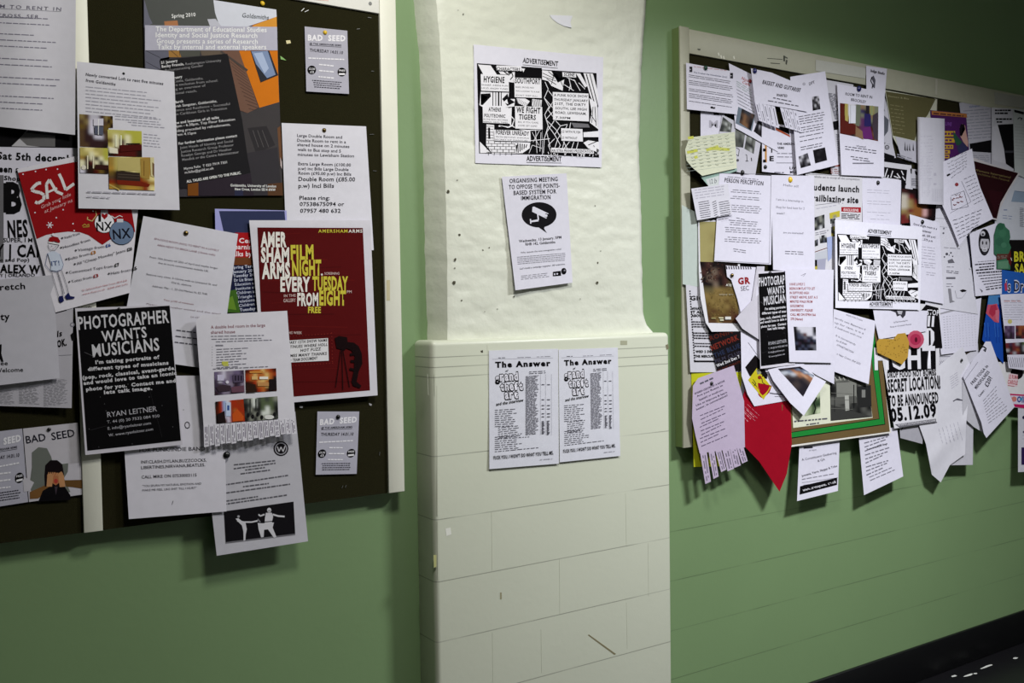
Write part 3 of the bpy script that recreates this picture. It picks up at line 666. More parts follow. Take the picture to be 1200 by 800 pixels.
s.text('AMERSHAM', (510, 108), (624, 108), 12, YE, .02, space=1.15); s.text('ARMS', (628, 108), (682, 108), 12, WW, .02, space=1.15); s.disc(524, 272, 4, WW)
for t, a, b, h in (('SCREENING', (534, 272), (592, 272), 9), ('IN THE', (376, 360), (422, 358), 10), ('GALLERY', (374, 380), (422, 378), 13), ('PM', (622, 344), (640, 344), 10), ('THIS WEEK', (385, 504), (446, 504), 10)): s.text(t, a, b, h, (206, 180, 176), .01)
s.poly([(345, 532), (548, 520), (551, 608), (345, 618)], (216, 214, 218))
for t, a, b in (('JANUARY 12TH SHOW NAME', (366, 545), (546, 533)), ('CONTINUES WHERE HOLL', (366, 562), (546, 550)), ('HOT FUZZ', (440, 574), (522, 567)), ('HOMES MANY THANKS', (376, 596), (544, 585)), ('+ TEAM DOCUMENT', (400, 612), (508, 603))): s.text(t, a, b, 10.5, K, .03, .2)
for i in range(14): s.disc(400 + i * 12.2, 514 - i * .9, 1.4, (170, 60, 50), n=6); s.disc(410 + i * 12, 628 - i * .8, 1.4, (170, 60, 50), n=6)
for i in range(9): s.disc(562 + .4 * i, 500 + i * 14, 1.5, (170, 60, 50), n=6)
BK = (26, 12, 14)
s.poly([(574, 520), (590, 512), (622, 516), (625, 535), (650, 538), (668, 552), (680, 580), (682, 620), (668, 650), (660, 690), (678, 706), (672, 716), (646, 706), (640, 690), (650, 640), (652, 590), (640, 568), (620, 560), (612, 568), (582, 560)], BK)
for a, b in (((598, 566), (578, 712)), ((602, 566), (606, 722)), ((606, 566), (632, 712))): s.line(a, b, 3, BK)
for a, b in (((634, 585), (668, 578)), ((636, 610), (670, 612)), ((632, 640), (668, 648)), ((640, 552), (655, 566))): s.line(a, b, 10, BK)
s.done()

# tear-off room notices
s = Sheet('notice', [(231, 373), (336.5, 364), (349, 507), (239, 524)], 52, 'white double bed room notice with colour photos and tear-off tabs', 'notice', (208, 205, 214), curl=[('tl', 10), ('b', 3)], outline=[(229.5, 376), (236, 369), (336.5, 364), (346, 490), (238.5, 498)])
z(s, 225, 360, 4.706); s.text('A double bed room in the large', (104, 118), (404, 106), 17, (150, 92, 104), .006); s.text('shared house', (105, 146), (238, 142), 17, (150, 92, 104), .006)
s.gk((105, 160), (412, 154), 2, (2, 16), 5, G2, .1); s.gk((132, 190), (440, 180), 1, (0, 0), 5, G2, 0); s.rect(130, 206, 172, 214, G2)
for i in range(8): s.gk((135, 232 + i * 14.5), (310 - (i * 37) % 70, 224 + i * 14.5), 1, (0, 0), 4.5, G2, 0); s.disc(112, 218 + i * 14.5, 2, G2, n=6)
s.gk((116, 340), (420, 326), 1, (0, 0), 4, G2, 0); s.rect(165, 298, 200, 316, (206, 206, 90)); s.rect(172, 316, 202, 324, (210, 210, 120))
pal = dict(a=(118, 104, 136), b=(70, 58, 78), c=(196, 190, 208), d=(150, 138, 160), e=(56, 38, 48), f=(200, 110, 50), g=(164, 62, 28), h=(236, 196, 120), i=(30, 22, 22), j=(84, 30, 16), k=(178, 54, 24), l=(150, 168, 210), m=(214, 214, 220), n=(70, 74, 70), o=(96, 108, 78), p=(150, 152, 140), q=(36, 36, 36), r=(216, 220, 214))
s.pic([(123, 356), (286, 346), (291, 470), (126, 484)], ['adcddaab', 'accdabab', 'bcadabab', 'beaddebd', 'bdabaebd', 'ebddebad'], pal); s.pic([(294, 345), (464, 336), (468, 460), (298, 471)], ['jgffhfgj', 'gfhffhfg', 'kfffhhfi', 'ijkhhfii', 'iijffhii', 'jiikfjij'], pal)
s.pic([(129, 520), (286, 506), (292, 628), (136, 640)], ['iklmkkgk', 'jklmgkkg', 'jklmgfkk', 'ijcckkfg', 'iijckgkk'], pal); s.pic([(284, 504), (472, 490), (476, 614), (294, 628)], ['nprnonop', 'qnrqooon', 'qpqqoroq', 'nqpqrrpq', 'qpqppnqn'], pal)
s.rect(140, 372, 176, 404, (196, 190, 214)); s.poly([(130, 440), (170, 425), (215, 432), (210, 460), (150, 466)], (66, 52, 62)); s.poly([(225, 372), (283, 368), (285, 412), (228, 416)], (92, 80, 104))
for x in (236, 252, 268): s.rect(x, 376, x + 8, 404, (48, 40, 56))
s.disc(195, 412, 9, (210, 204, 220)); s.poly([(215, 440), (286, 430), (288, 466), (220, 470)], (112, 76, 92)); s.rect(318, 352, 392, 362, (220, 150, 70)); s.rect(372, 382, 420, 396, (232, 226, 216)); s.rect(330, 380, 362, 398, (236, 196, 130)); s.rect(425, 396, 466, 456, (34, 26, 28)); s.rect(362, 412, 424, 434, (206, 150, 92)); s.poly([(300, 420), (350, 425), (352, 468), (300, 470)], (52, 34, 26))
s.rect(188, 524, 214, 600, (190, 204, 230)); s.rect(194, 540, 206, 568, (60, 90, 160)); s.poly([(140, 590), (180, 570), (186, 634), (142, 636)], (36, 26, 26)); s.poly([(222, 590), (250, 560), (285, 600), (284, 624), (224, 630)], (216, 92, 34)); s.rect(318, 506, 324, 580, (56, 60, 56)); s.rect(350, 504, 356, 570, (56, 60, 56)); s.disc(425, 605, 28, (214, 214, 212), ry=12)
for x, y in ((310, 595), (335, 602), (362, 590), (385, 606), (455, 590)): s.disc(x, y, 8, (30, 30, 32), ry=12)
s.done()
# tabs: each hangs as its own strip
for i in range(17):
    u0, u1 = i / 17, (i + 1) / 17
    def e(u, t): return (238.5 + (346 - 238.5) * u + t * (.6 + 1.8 * u), 498 - 8 * u + t * (26 - 9 * u) - (t * 1.2 * math.sin(i * 2.3)))
    q = [e(u0, 0), e(u1 - .004, 0), e(u1 - .006, .99), e(u0 + .002, .99)]
    s.tab(q, .3 + .25 * (i % 3), rows=12)

s = Sheet('notice', [(90, 72), (204, 84), (210.5, 246), (92, 244)], 50, 'white loft to rent sheet with four yellowish room photos', 'notice', (210, 208, 218), curl=[('wx', 2.5, .7, 1.0), ('r', 2)])
z(s, 0, 0, 5.); s.text('Newly converted Loft to rent five minutes', (502, 444), (956, 498), 17, (50, 48, 60), .018); s.text('from Goldsmiths', (502, 478), (676, 502), 17, (50, 48, 60), .018)
s.gk((502, 508), (950, 550), 8, (0, 20.5), 5, (160, 158, 172), .25, word=(3, 9)); s.gk((674, 680), (955, 700), 2, (0, 17), 5, (160, 158, 172), .2); s.gk((750, 715), (955, 732), 2, (20, 17), 5, (160, 158, 172), .2); s.gk((842, 785), (945, 795), 5, (0, 17), 5, (160, 158, 172), .3)
z(s, 0, 150, 5.); pal = dict(a=(150, 130, 80), b=(96, 72, 50), c=(60, 38, 40), d=(190, 186, 200), e=(210, 206, 224), f=(200, 196, 80), g=(214, 206, 120), h=(90, 24, 20), i=(232, 226, 190), j=(120, 96, 40), k=(206, 190, 110), l=(228, 214, 150), m=(176, 140, 62), n=(150, 50, 20), o=(196, 150, 60), p=(44, 28, 22))
s.pic([(465, -82), (640, -70), (630, 118), (468, 108)], ['abddca', 'baedcb', 'jbedbj', 'bcedcb', 'bcceeb', 'bccccc', 'bbcccp'], pal); s.pic([(632, -70), (660, -70), (662, -1), (630, -1)], ['jp', 'pj', 'jp'], pal)
s.pic([(630, 8), (830, 18), (832, 170), (636, 162)], ['gggfff', 'kififf', 'jiciff', 'kihiph', 'ihhhhp', 'phhhhp'], pal); s.pic([(468, 112), (632, 118), (636, 268), (470, 262)], ['kllkkf', 'kkilkf', 'mcipif', 'ichipi', 'ippjpp', 'epphjp'], pal)
s.pic([(636, 168), (902, 172), (906, 366), (640, 356)], ['mkllkkom', 'mkllkkmo', 'okpllkmo', 'jppplkmo', 'bpppjnml', 'nhhjnnnm', 'ojmoomnl'], pal)
s.poly([(690, 172), (820, 174), (822, 255), (690, 248)], (206, 190, 122)); s.poly([(682, 252), (820, 262), (822, 312), (684, 304)], (58, 46, 40)); s.poly([(684, 304), (822, 312), (880, 330), (870, 345), (690, 330)], (128, 40, 20)); s.line((690, 270), (818, 278), 3, (96, 84, 74)); s.line((690, 285), (818, 294), 3, (96, 84, 74)); s.poly([(822, 178), (878, 176), (876, 300), (826, 290)], (178, 144, 70)); s.rect(842, 192, 846, 280, (120, 86, 36)); s.line((640, 330), (700, 362), 8, (206, 176, 96))
s.rect(676, 40, 684, 110, (236, 230, 200)); s.rect(706, 42, 714, 112, (236, 230, 200)); s.poly([(640, 112), (690, 120), (692, 150), (642, 146)], (226, 220, 200)); s.poly([(700, 100), (828, 96), (830, 130), (704, 140)], (84, 22, 20)); s.line((740, 92), (820, 92), 6, (40, 24, 20))
s.rect(510, 160, 517, 240, (226, 218, 190)); s.rect(544, 162, 551, 236, (226, 218, 190)); s.poly([(560, 214), (634, 218), (634, 244), (556, 240)], (60, 30, 26)); s.disc(490, 230, 14, (220, 214, 200)); s.rect(548, -56, 606, -14, (206, 202, 216)); s.poly([(552, -10), (606, -8), (604, 100 - 60), (556, 36)], (96, 100, 120)); s.rect(575, -56, 579, 40, (236, 232, 240))
s.poly([(880, 172), (902, 172), (904, 290), (884, 280)], (206, 196, 150)); s.poly([(892, 200), (904, 210), (904, 290), (893, 270)], (120, 90, 60))
s.gk((510, 372), (930, 386), 1, (0, 0), 6, G3, .05, word=(4, 12)); s.gk((510, 400), (650, 408), 1, (0, 0), 5, G3, .05); s.done()

s = Sheet('notice', [(140, 440), (262, 440), (265.5, 599), (151, 608)], 40, 'white sheet seeking a punk and indie band player, hanging below the board', 'notice', (206, 203, 213), curl=[('fold', 0, .5, .1), ('b', 5), ('r', 1)])
z(s, 0, 440, 4.); s.text('O', (866, 250), (892, 248), 34, (30, 28, 34)); s.disc(860, 160, 2, K)
T = (62, 60, 70)
for t, a, b, h in (('FOR PUNK/INDIE BAND', (654, 358), (962, 350), 17), ('INF:CLASH,DYLAN,BUZZCOCKS,', (662, 412), (968, 402), 14), ('LIBERTINES,NIRVANA,BEATLES.', (662, 438), (962, 424), 14), ('CALL MIKE ON 07530003115', (664, 482), (922, 472), 14)): s.text(t, a, b, h, T, .006)
s.text('"YOU SPURN MY NATURAL EMOTION AND', (668, 522), (944, 510), 9.5, G1); s.text("MAKE ME FEEL LIKE SHIT TILL I HURT\"", (668, 542), (922, 530), 9.5, G1); s.line((806, 604), (812, 586), 2, K); s.done()

s = Sheet('notice', [(238, 510), (346, 482), (361, 634), (254, 651)], 36, 'grey karate club sheet hanging lowest, with a dark fighting photo', 'notice', (182, 180, 188), curl=[('b', 9)])
z(s, 200, 460, 4.)
s.disc(517, 262, 35, (24, 22, 26)); s.disc(517, 262, 29, (150, 148, 156)); s.disc(517, 262, 24, (24, 22, 26)); s.path([(500, 252), (508, 276), (517, 254), (527, 276), (536, 250)], 5, (180, 178, 184))
T = (104, 102, 110)
for a, b in (((296, 338), (490, 318)), ((296, 356), (492, 330)), ((350, 362), (442, 350)), ((328, 380), (466, 362)), ((250, 432), (556, 386)), ((340, 440), (466, 424)), ((256, 470), (560, 428)), ((256, 508), (410, 486)), ((256, 522), (552, 478))): s.gk(a, b, 1, (0, 0), 6, T, 0, word=(1.5, 7), gap=1)
s.poly([(250, 556), (576, 510), (584, 662), (258, 702)], (24, 22, 26)); s.poly([(258, 700), (584, 660), (584, 666), (258, 706)], (120, 118, 124)); LW = (196, 194, 200)
s.poly([(304, 590), (318, 588), (332, 600), (350, 604), (357, 640), (352, 664), (350, 692), (342, 694), (341, 650), (334, 622), (316, 604)], LW); s.path([(345, 606), (380, 606), (408, 600)], 7, LW); s.disc(318, 580, 6, (150, 148, 154)); s.path([(330, 600), (312, 602)], 5, LW)
s.disc(462, 550, 10, LW, ry=11); s.poly([(446, 563), (474, 562), (480, 580), (474, 612), (440, 614), (442, 588)], LW); s.path([(478, 570), (505, 578), (534, 580)], 8, LW); s.path([(440, 570), (420, 578), (412, 570)], 7, LW)
s.poly([(430, 612), (484, 608), (478, 632), (496, 676), (484, 680), (456, 640), (438, 642), (436, 676), (424, 678), (412, 640), (408, 610)], LW); s.line((430, 606), (482, 602), 4, K); s.line((455, 554), (469, 553), 3, (90, 88, 94)); s.path([(408, 592), (420, 606)], 6, (140, 138, 146)); s.done()

def photographer(q, o, label, curl=(), grp='black photographer posters'):
    s = Sheet('poster', q, o, label, 'poster', (196, 192, 202), curl=curl, ref=[(88, 361), (199, 357), (214, 521), (100, 533)], group=grp)
    z(s, 0, 300, 5.); s.poly([(452, 324), (994, 290), (1060, 1080), (512, 1140)], (13, 12, 14))
    PW = (196, 194, 200)
    s.text('PHOTOGRAPHER', (460, 430), (992, 388), 72, PW, .022); s.text('WANTS', (598, 502), (862, 474), 60, PW, .022); s.text('MUSICIANS', (544, 590), (936, 550), 70, PW, .022)
    for t, a, b, h in (("I'm taking portraits of", (560, 632), (935, 600), 24), ('different types of musicians', (515, 672), (988, 634), 24), ('(pop, rock, classical, avant-garde,', (484, 722), (1030, 664), 24), ('and would love to take an iconic', (490, 754), (1035, 694), 24), ('photo for you.  Contact me and', (505, 790), (1030, 738), 24), ('lets talk image.', (610, 808), (892, 782), 24)): s.text(t, a, b, h * .82, PW, .045)
    z(s, 0, 440, 4.); 
    for t, a, b, h in (('RYAN LEITNER', (504, 195), (736, 166), 28), ('T. 44 (0) 20 7532 084 930', (502, 224), (748, 194), 15), ('E. info@ryanleitner.com', (506, 254), (708, 228), 15), ('W. www.ryanleitner.com', (510, 286), (718, 256), 15)): s.text(t, a, b, h * .85, (176, 174, 182), .0)
    for x, y in ((490, 132), (497, 165), (545, 210), (463, 335), (700, 100), (760, 140), (810, 240), (418, 250), (620, 320), (600, 40), (470, 100)): s.disc(x, y, 1.8, (120, 118, 122), n=6)
    s.line((395, -110), (440, -90), 1.6, (110, 108, 112)); s.line((700, 60), (760, 290), .8, (60, 58, 62)); s.line((425, 255), (500, 235), 1, (70, 68, 72))
    return s
photographer([(88, 361), (199, 357), (214, 521), (100, 533)], 48, 'black photographer poster, white heading, on the left board', curl=[('bl', 3)]).done()

pin(145, 86, 52.5, M_blackp, 'black pin at the top of the loft to rent sheet', 1.6)
pin(218, 273, 44, M_brass, 'dark brass pin in the tilted spacious room sheet', 3.2)
pin(380, 152.5, 38, M_brass, 'dark brass pin in the Double Room sheet above the film poster', 2.6)
pin(381, 38, 35, M_yel, 'yellow pin through the small flyer at the upper right of the left board', 2.6)
pin(396.3, 488.3, 35, M_blackp, 'black pin at the top of the lower right small flyer', 2.7)
pin(139.5, 362, 50, M_blackp, 'black pin at the top edge of the big photographer poster', 2.2)
pin(57.5, 503, 35, M_blackp, 'dark pin between the words on the hidden face flyer', 2.7)
pin(265.5, 533, 42.5, M_blackp, 'round black pin below the tear-off double bed room notice', 4.6)
pin(307.5, 4, 32, M_yel, 'pale yellow pin on bare felt above the orange building poster', 3.0)
scrap([(335, 47.5), (340, 47), (341, 50.5), (336, 51.5)], 31.5, (214, 204, 160), 'tiny cream scrap on the felt right of the orange poster')
scrap([(328.5, 65.5), (331, 67), (335.5, 70.8), (329, 69.5)], 31.5, (150, 196, 120), 'tiny green paper corner left on the felt')
scrap([(328.6, 184), (330.2, 190), (330.4, 198), (328.8, 194)], 37.5, (206, 190, 190), 'sliver of torn pink paper beside the Double Room sheet')
scrap([(351, 475.5), (355, 476), (354.5, 478), (351.5, 477.6)], 31.5, (206, 204, 206), 'tiny white scrap just under the film poster')
scrap([(432.5, 472), (436, 473.5), (435, 475.5), (432.8, 474.5)], 31.5, (160, 158, 160), 'tiny grey scrap under the right corner of the film poster')
for a, b, l in (((353, 13), (356.5, 9.6), 'upper of two staples by the white header rail'), ((357, 14), (361.5, 11.8), 'bright staple just below the white header rail'), ((418, 34.2), (421.5, 33.6), 'staple right of the yellow pinned flyer'), ((431, 20.4), (435, 21), 'staple near the top right corner of the left felt'), ((435, 83.4), (438, 83.6), 'staple halfway down the right felt edge'),
    ((433, 157.5), (438, 157.4), 'staple right of the Double Room sheet'), ((400.5, 571.8), (401.8, 568.6), 'left of the two staples near the board bottom'), ((404.5, 571), (405.6, 568), 'right of the two staples near the board bottom'), ((444.5, 533.5), (445, 529.4), 'upright staple beside the lower right flyer'), ((437, 200), (441, 200.4), 'staple by the cream rail, right of the phone numbers')):
    staple(a, b, 31, l)

# ================================================================ papers on the pillar
AREF = [(555, 52), (707, 67), (705, 196), (557, 191)]
def advert(q, o, label, curl=()):
    s = Sheet('poster', q, o, label, 'poster', (216, 214, 226), curl=curl, ref=AREF, group='punk show posters')
    z(s, 530, 50, 5.335); Q = (226, 224, 234)
    s.text('ADVERTISEMENT', (440, 124), (660, 148), 30, K, .025, space=.95); s.line((440, 138), (660, 160), 3, K)
    s.text('ADVERTISEMENT', (464, 738), (683, 742), 30, K, .025, space=.95); s.line((464, 748), (683, 752), 3, K)
    s.poly([(154, 128), (560, 158), (562, 700), (168, 692)], K); s.poly([(556, 168), (902, 190), (918, 718), (566, 700)], K)
    # left collage
    s.poly([(160, 136), (240, 142), (290, 215), (190, 205)], Q); s.poly([(270, 150), (345, 156), (350, 200), (300, 196)], Q); s.poly([(345, 195), (392, 180), (388, 250), (352, 245)], Q)
    s.line((160, 140), (200, 215), 5, K); s.line((262, 140), (300, 200), 6, K); s.line((300, 160), (355, 205), 7, K); s.path([(350, 200), (372, 188), (380, 210), (362, 232)], 6, K)
    s.poly([(178, 305), (355, 312), (350, 352), (392, 352), (388, 398), (330, 405), (190, 402), (170, 390)], Q); s.poly([(178, 320), (238, 316), (242, 336), (190, 390), (178, 388), (222, 340)], K)
    for x in (254, 272, 290, 306): s.line((x, 306), (x, 395), 5 if x != 290 else 9, K)
    s.poly([(312, 352), (345, 318), (352, 345), (392, 372), (345, 395)], K); s.poly([(320, 372), (342, 352), (350, 384)], Q)
    s.poly([(398, 340), (440, 338), (485, 366), (460, 400), (412, 378)], Q); 
    for i in range(6): s.line((404 + i * 12, 346 + i * 6), (418 + i * 12, 388 + i * 2), 2, K)
    s.poly([(500, 352), (560, 358), (556, 400), (520, 408), (498, 392)], Q)
    for i in range(6): s.line((503 + i * 9, 356), (512 + i * 8, 402), 3, K)
    s.poly([(352, 410), (372, 404), (368, 520), (350, 500)], Q); s.path([(368, 460), (388, 480), (374, 520), (392, 530)], 6, Q); s.poly([(188, 502), (350, 512), (352, 535), (190, 530)], K)
    s.poly([(172, 618), (240, 688), (174, 690)], Q); s.poly([(214, 510), (262, 514), (262, 605), (488, 622), (486, 640), (396, 640), (400, 692), (248, 692), (212, 640)], Q)
    for i in range(10): s.line((214, 522 + i * 18), (258 if i < 5 else 394, 524 + i * 18), 3, K)
    for i in range(5):
        for k in range(5): s.line((228 + k * 36 + (i % 2) * 18, 612 + i * 18), (228 + k * 36 + (i % 2) * 18, 630 + i * 18), 3, K)
    s.line((230, 530), (232, 600), 12, K); s.path([(290, 520), (350, 528), (380, 515)], 9, Q); s.path([(300, 522), (340, 532)], 5, K); s.path([(420, 540), (470, 548), (555, 545)], 6, Q)
    s.poly([(410, 622), (486, 626), (484, 660), (440, 690), (402, 692)], Q)
    for i in range(5): s.line((410 + i * 14, 628 + i * 2), (412 + i * 12, 688 - i * 8), 6, K)
    for a, b in (((500, 560), (540, 640)), ((520, 540), (530, 690)), ((545, 550), (505, 620)), ((500, 640), (560, 660)), ((480, 690), (500, 640)), ((555, 560), (548, 680))): s.line(a, b, 3, Q)
    # fence mesh and rubble of the right half
    for p in ([(580, 245), (600, 290), (575, 345), (605, 400), (578, 450), (600, 520), (575, 600), (570, 690)], [(602, 300), (640, 350), (600, 420), (642, 480), (590, 560), (612, 650)], [(640, 480), (676, 520), (640, 575), (676, 640), (650, 690)], [(676, 520), (720, 510), (700, 560), (740, 610), (700, 660)], [(575, 345), (640, 420), (585, 480), (650, 545), (690, 610), (730, 680)], [(640, 600), (600, 640), (620, 690)], [(740, 500), (730, 560), (700, 620), (680, 690)], [(760, 620), (740, 680)], [(790, 610), (770, 690)], [(490, 612), (560, 606), (610, 600)], [(700, 540), (660, 600), (640, 660)], [(600, 520), (640, 575)]): s.path(p, 4, Q)
    s.poly([(562, 172), (620, 178), (660, 250), (700, 230), (690, 300), (620, 270), (600, 240), (562, 230)], Q)
    for a, b in (((565, 190), (640, 225)), ((565, 210), (650, 240)), ((600, 180), (670, 240)), ((640, 180), (620, 260)), ((660, 200), (700, 290)), ((625, 200), (700, 225)), ((590, 225), (650, 262))): s.line(a, b, 4, K)
    s.poly([(820, 190), (880, 194), (915, 330), (900, 430), (862, 330)], Q); s.line((838, 195), (900, 420), 6, K); s.line((860, 195), (912, 400), 5, K); s.poly([(772, 190), (800, 192), (845, 270), (830, 280)], Q); s.poly([(878, 196), (900, 196), (904, 240)], K)
    for a, b in (((700, 262), (760, 300)), ((712, 215), (770, 240)), ((760, 230), (800, 300)), ((740, 260), (730, 300)), ((790, 250), (830, 290)), ((730, 225), (745, 290))): s.line(a, b, 4, Q)
    s.poly([(855, 345), (905, 380), (912, 540), (860, 500), (872, 430)], Q); s.line((880, 400), (872, 500), 4, K); s.line((892, 400), (900, 520), 4, K); s.line((860, 440), (900, 500), 4, K)
    s.poly([(745, 500), (850, 508), (860, 530), (760, 530)], (120, 118, 124)); s.poly([(820, 560), (915, 552), (916, 590), (820, 590)], Q); s.poly([(820, 625), (850, 610), (916, 620), (918, 690), (850, 660)], Q); s.line((850, 640), (915, 612), 5, K)
    for k in range(26): x = 575 + s.rnd.random() * 335; y = 690 + s.rnd.random() * 22; s.line((x, y - 8), (x + 8 - 16 * s.rnd.random(), y + 6), 4, Q)
    for k in range(12): x = 880 + s.rnd.random() * 32; y = 640 + s.rnd.random() * 60; s.line((x, y), (x + 6, y + 10), 3, K)
    # pasted text boxes
    def bx(x0, y0, x1, y1, rows, sk=6):
        s.poly([(x0, y0), (x1, y0 + sk), (x1 + 3, y1 + sk), (x0 + 2, y1)], Q)
        for t, a, b, y, h, bo in rows: s.text(t, (a, y), (b, y + (b - a) * .045), h, K, bo)
    bx(276, 142, 432, 172, [('CHARACTERS', 278, 424, 172, 20, .02)]); s.poly([(432, 160), (455, 162), (445, 185)], Q)
    bx(178, 196, 352, 300, [('HYGIENE', 196, 326, 246, 36, .035), ('SHARP, KEEN FUN', 182, 348, 268, 10, 0), ('LOUD, ANGRY TUNES', 182, 348, 288, 10, 0)])
    bx(388, 218, 556, 340, [('SOUTHPORT', 392, 550, 252, 32, .03), ('BEARS, SMOKES AND', 396, 510, 282, 10, 0), ('WAS LOOKING TO A RISE', 396, 546, 306, 9, 0), ("(DON'T THEY ALL)", 396, 530, 332, 9, 0)])
    bx(190, 400, 352, 500, [('ATHENS', 226, 304, 428, 24, .03), ('POLYTECHNIC', 200, 332, 464, 20, .03), ('IN THE RAW, RECORDS', 194, 346, 482, 9, 0), ('DEMOS, VINYL TAPES', 194, 346, 498, 9, 0)])
    bx(392, 396, 562, 536, [('WE FIGHT', 400, 550, 436, 34, .035), ('TIGERS', 416, 522, 478, 30, .035), ('BIG, IF YOU DARE,', 412, 540, 500, 10, 0), ('COME GET SOME!', 412, 530, 522, 10, 0)])
    bx(262, 544, 488, 612, [('FOREVER UNREADY', 272, 480, 572, 26, .03), ('FROM BEYOND SHACKLE', 272, 480, 592, 9, 0), ('SECRET OF MANTLES', 266, 470, 608, 8, 0)])
    bx(688, 184, 772, 212, [('SCENE', 698, 764, 208, 20, .03)])
    bx(628, 308, 852, 482, [('A PUNK ROCK SHOW', 636, 846, 334, 15, .02), ('THURSDAY JANUARY', 636, 848, 362, 15, .02), ('21ST, THE DIRTY', 640, 836, 388, 15, .02), ('SOUTH, LEE HIGH', 644, 840, 416, 15, .02), ('ROAD, LEWISHAM,', 644, 838, 443, 15, .02), ('7.30PM', 646, 738, 474, 13, .02)], 10)
    bx(680, 534, 814, 612, [('£2 WITH FLYER', 684, 802, 562, 14, .015), ('£3 WITHOUT', 684, 782, 600, 14, .015)])
    s.poly([(618, 656), (884, 668), (886, 694), (620, 684)], Q); s.text('AN XTRA PRANKS PRESENTATION', (622, 682), (880, 688), 17, K, .015)
    return s
advert(AREF, 58.5, 'black and white punk show poster taped high on the pillar').done()

s = Sheet('notice', [(588, 207), (664, 203), (671, 331), (604, 340)], 58.5, 'white meeting notice with a camera in a black speech bubble', 'notice', (206, 204, 216), curl=[('b', 9), ('l', 3)])
z(s, 570, 190, 5.)
for t, a, b in (('ORGANISING MEETING', (136, 122), (418, 110)), ('TO OPPOSE THE POINTS-', (132, 158), (430, 148)), ('BASED SYSTEM FOR', (160, 192), (410, 182)), ('IMMIGRATION', (204, 222), (376, 216))): s.text(t, a, b, 24, (34, 32, 40), .018)
s.disc(309, 308, 102, (24, 22, 26), ry=74, n=36); s.poly([(298, 375), (318, 372), (345, 366), (338, 388), (354, 414)], (24, 22, 26))
s.poly([(270, 262), (280, 260), (364, 300), (362, 318), (350, 330), (268, 290)], (206, 204, 216)); s.poly([(346, 300), (366, 304), (360, 326), (342, 322)], (24, 22, 26)); s.disc(350, 313, 8, (206, 204, 216)); s.line((300, 300), (305, 338), 8, (206, 204, 216)); s.poly([(262, 342), (304, 334), (306, 346), (262, 352)], (206, 204, 216)); s.line((258, 332), (260, 360), 7, (206, 204, 216))
s.text('Wednesday, 13 January, 5PM', (192, 470), (440, 446), 15, (50, 48, 58), .008); s.text('RHB 142, Goldsmiths', (230, 488), (404, 474), 15, (50, 48, 58), .008); s.text('Why oppose the new immigration rules?', (202, 534), (440, 512), 9, G1)
s.gk((180, 556), (470, 532), 5, (1, 10), 3, G2, .06, word=(1, 5), gap=.6); s.text("Let's build a campaign together. All welcome.", (198, 628), (462, 600), 9.5, G1); s.gk((204, 666), (370, 648), 3, (0, 10), 2.6, G2, .1)
s.poly([(390, 642), (436, 636), (438, 664), (390, 668)], K); s.disc(400, 656, 5, W); s.disc(415, 654, 5, W); s.disc(454, 638, 15, K, ry=19); s.disc(458, 634, 5, G2); s.done()

def answer(q, label):
    s = Sheet('leaflet', q, 86.5, label, 'leaflet', (206, 206, 216), curl=[('b', 3.5)], ref=[(573, 410.5), (654, 408.5), (655, 543), (573.5, 549.5)], group='magazine leaflets on the pillar')
    z(s, 560, 400, 5.)
    s.gk((120, 96), (160, 95), 1, (0, 0), 4, G1, 0); s.gk((232, 94), (310, 92), 1, (0, 0), 3, G2, 0); s.gk((345, 90), (428, 87), 1, (0, 0), 3, G2, 0); s.line((84, 104), (440, 96), 1, G2)
    s.text('The Answer', (102, 152), (426, 142), 31, K, .055, space=1.08); s.text('of', (162, 178), (180, 177), 12, K, .03, .4)
    for t, x0, y0, x1, y1 in (('grand', 96, 188, 242, 250), ('theft', 126, 244, 270, 296), ('art', 152, 294, 242, 344)):
        yb = y1 - (18 if t == 'grand' else 8)
        w = (x1 - x0 - 8) / len(t); hh = 44
        for lay in (0, 1):
            for i, ch in enumerate(t):
                xa = x0 + 5 + i * w; y = yb - 6 * i / len(t); tall = ch in 'dhft'
                k = hh if tall else (38 if ch == 'g' else 52)
                if lay == 0: s.text(ch, (xa - 1, y + 2), (xa + w + 1, y), k + 5, K, .07)
                else: s.text(ch, (xa + 2.5, y), (xa + w - 2.5, y - 2), k, (216, 214, 224), .03)
    s.text('and the interview', (108, 376), (270, 350), 17, K, .02, .3)
    s.gk((100, 402), (240, 394), 9, (0, 12), 3, G1, .35, word=(1.5, 7)); s.gk((120, 506), (262, 490), 6, (0, 12), 3, G1, .25, word=(1.5, 7)); s.gk((100, 560), (310, 545), 7, (0, 12), 3, G1, .5, word=(1.5, 7)); s.gk((100, 645), (366, 620), 1, (0, 0), 3, G1, 0, word=(1.5, 7))
    s.gk((300, 178), (405, 172), 2, (0, 10), 3, G1, .1); s.gk((280, 205), (358, 198), 47, (0, 7.4), 3.4, (132, 130, 140), .25, word=(1.5, 6), gap=.6)
    for x in (368, 398, 432): s.line((x, 190), (x, 548), 1, G2)
    for x, y0, n in ((374, 468, 12), (404, 466, 13)): s.gk((x, y0), (x + 22, y0 - 2), n, (0, 6.6), 3.4, G1, .1, word=(2, 4))
    for y in (250, 338, 372, 392, 420, 438): s.rect(374, y, 390, y + 4, G1); s.rect(406, y, 424, y + 4, G1)
    s.text("FUCK YOU, I WON'T DO WHAT YOU TELL ME.", (94, 690), (444, 660), 19, (28, 26, 34), .025); s.gk((364, 692), (438, 686), 1, (0, 0), 2.5, G2, 0); return s.done()
answer([(573, 410.5), (654, 408.5), (655, 543), (573.5, 549.5)], 'left one of the two leaflets headed The Answer')
answer([(654.6, 409.5), (724, 407), (727, 534), (656, 541.5)], 'right one of the two leaflets headed The Answer')
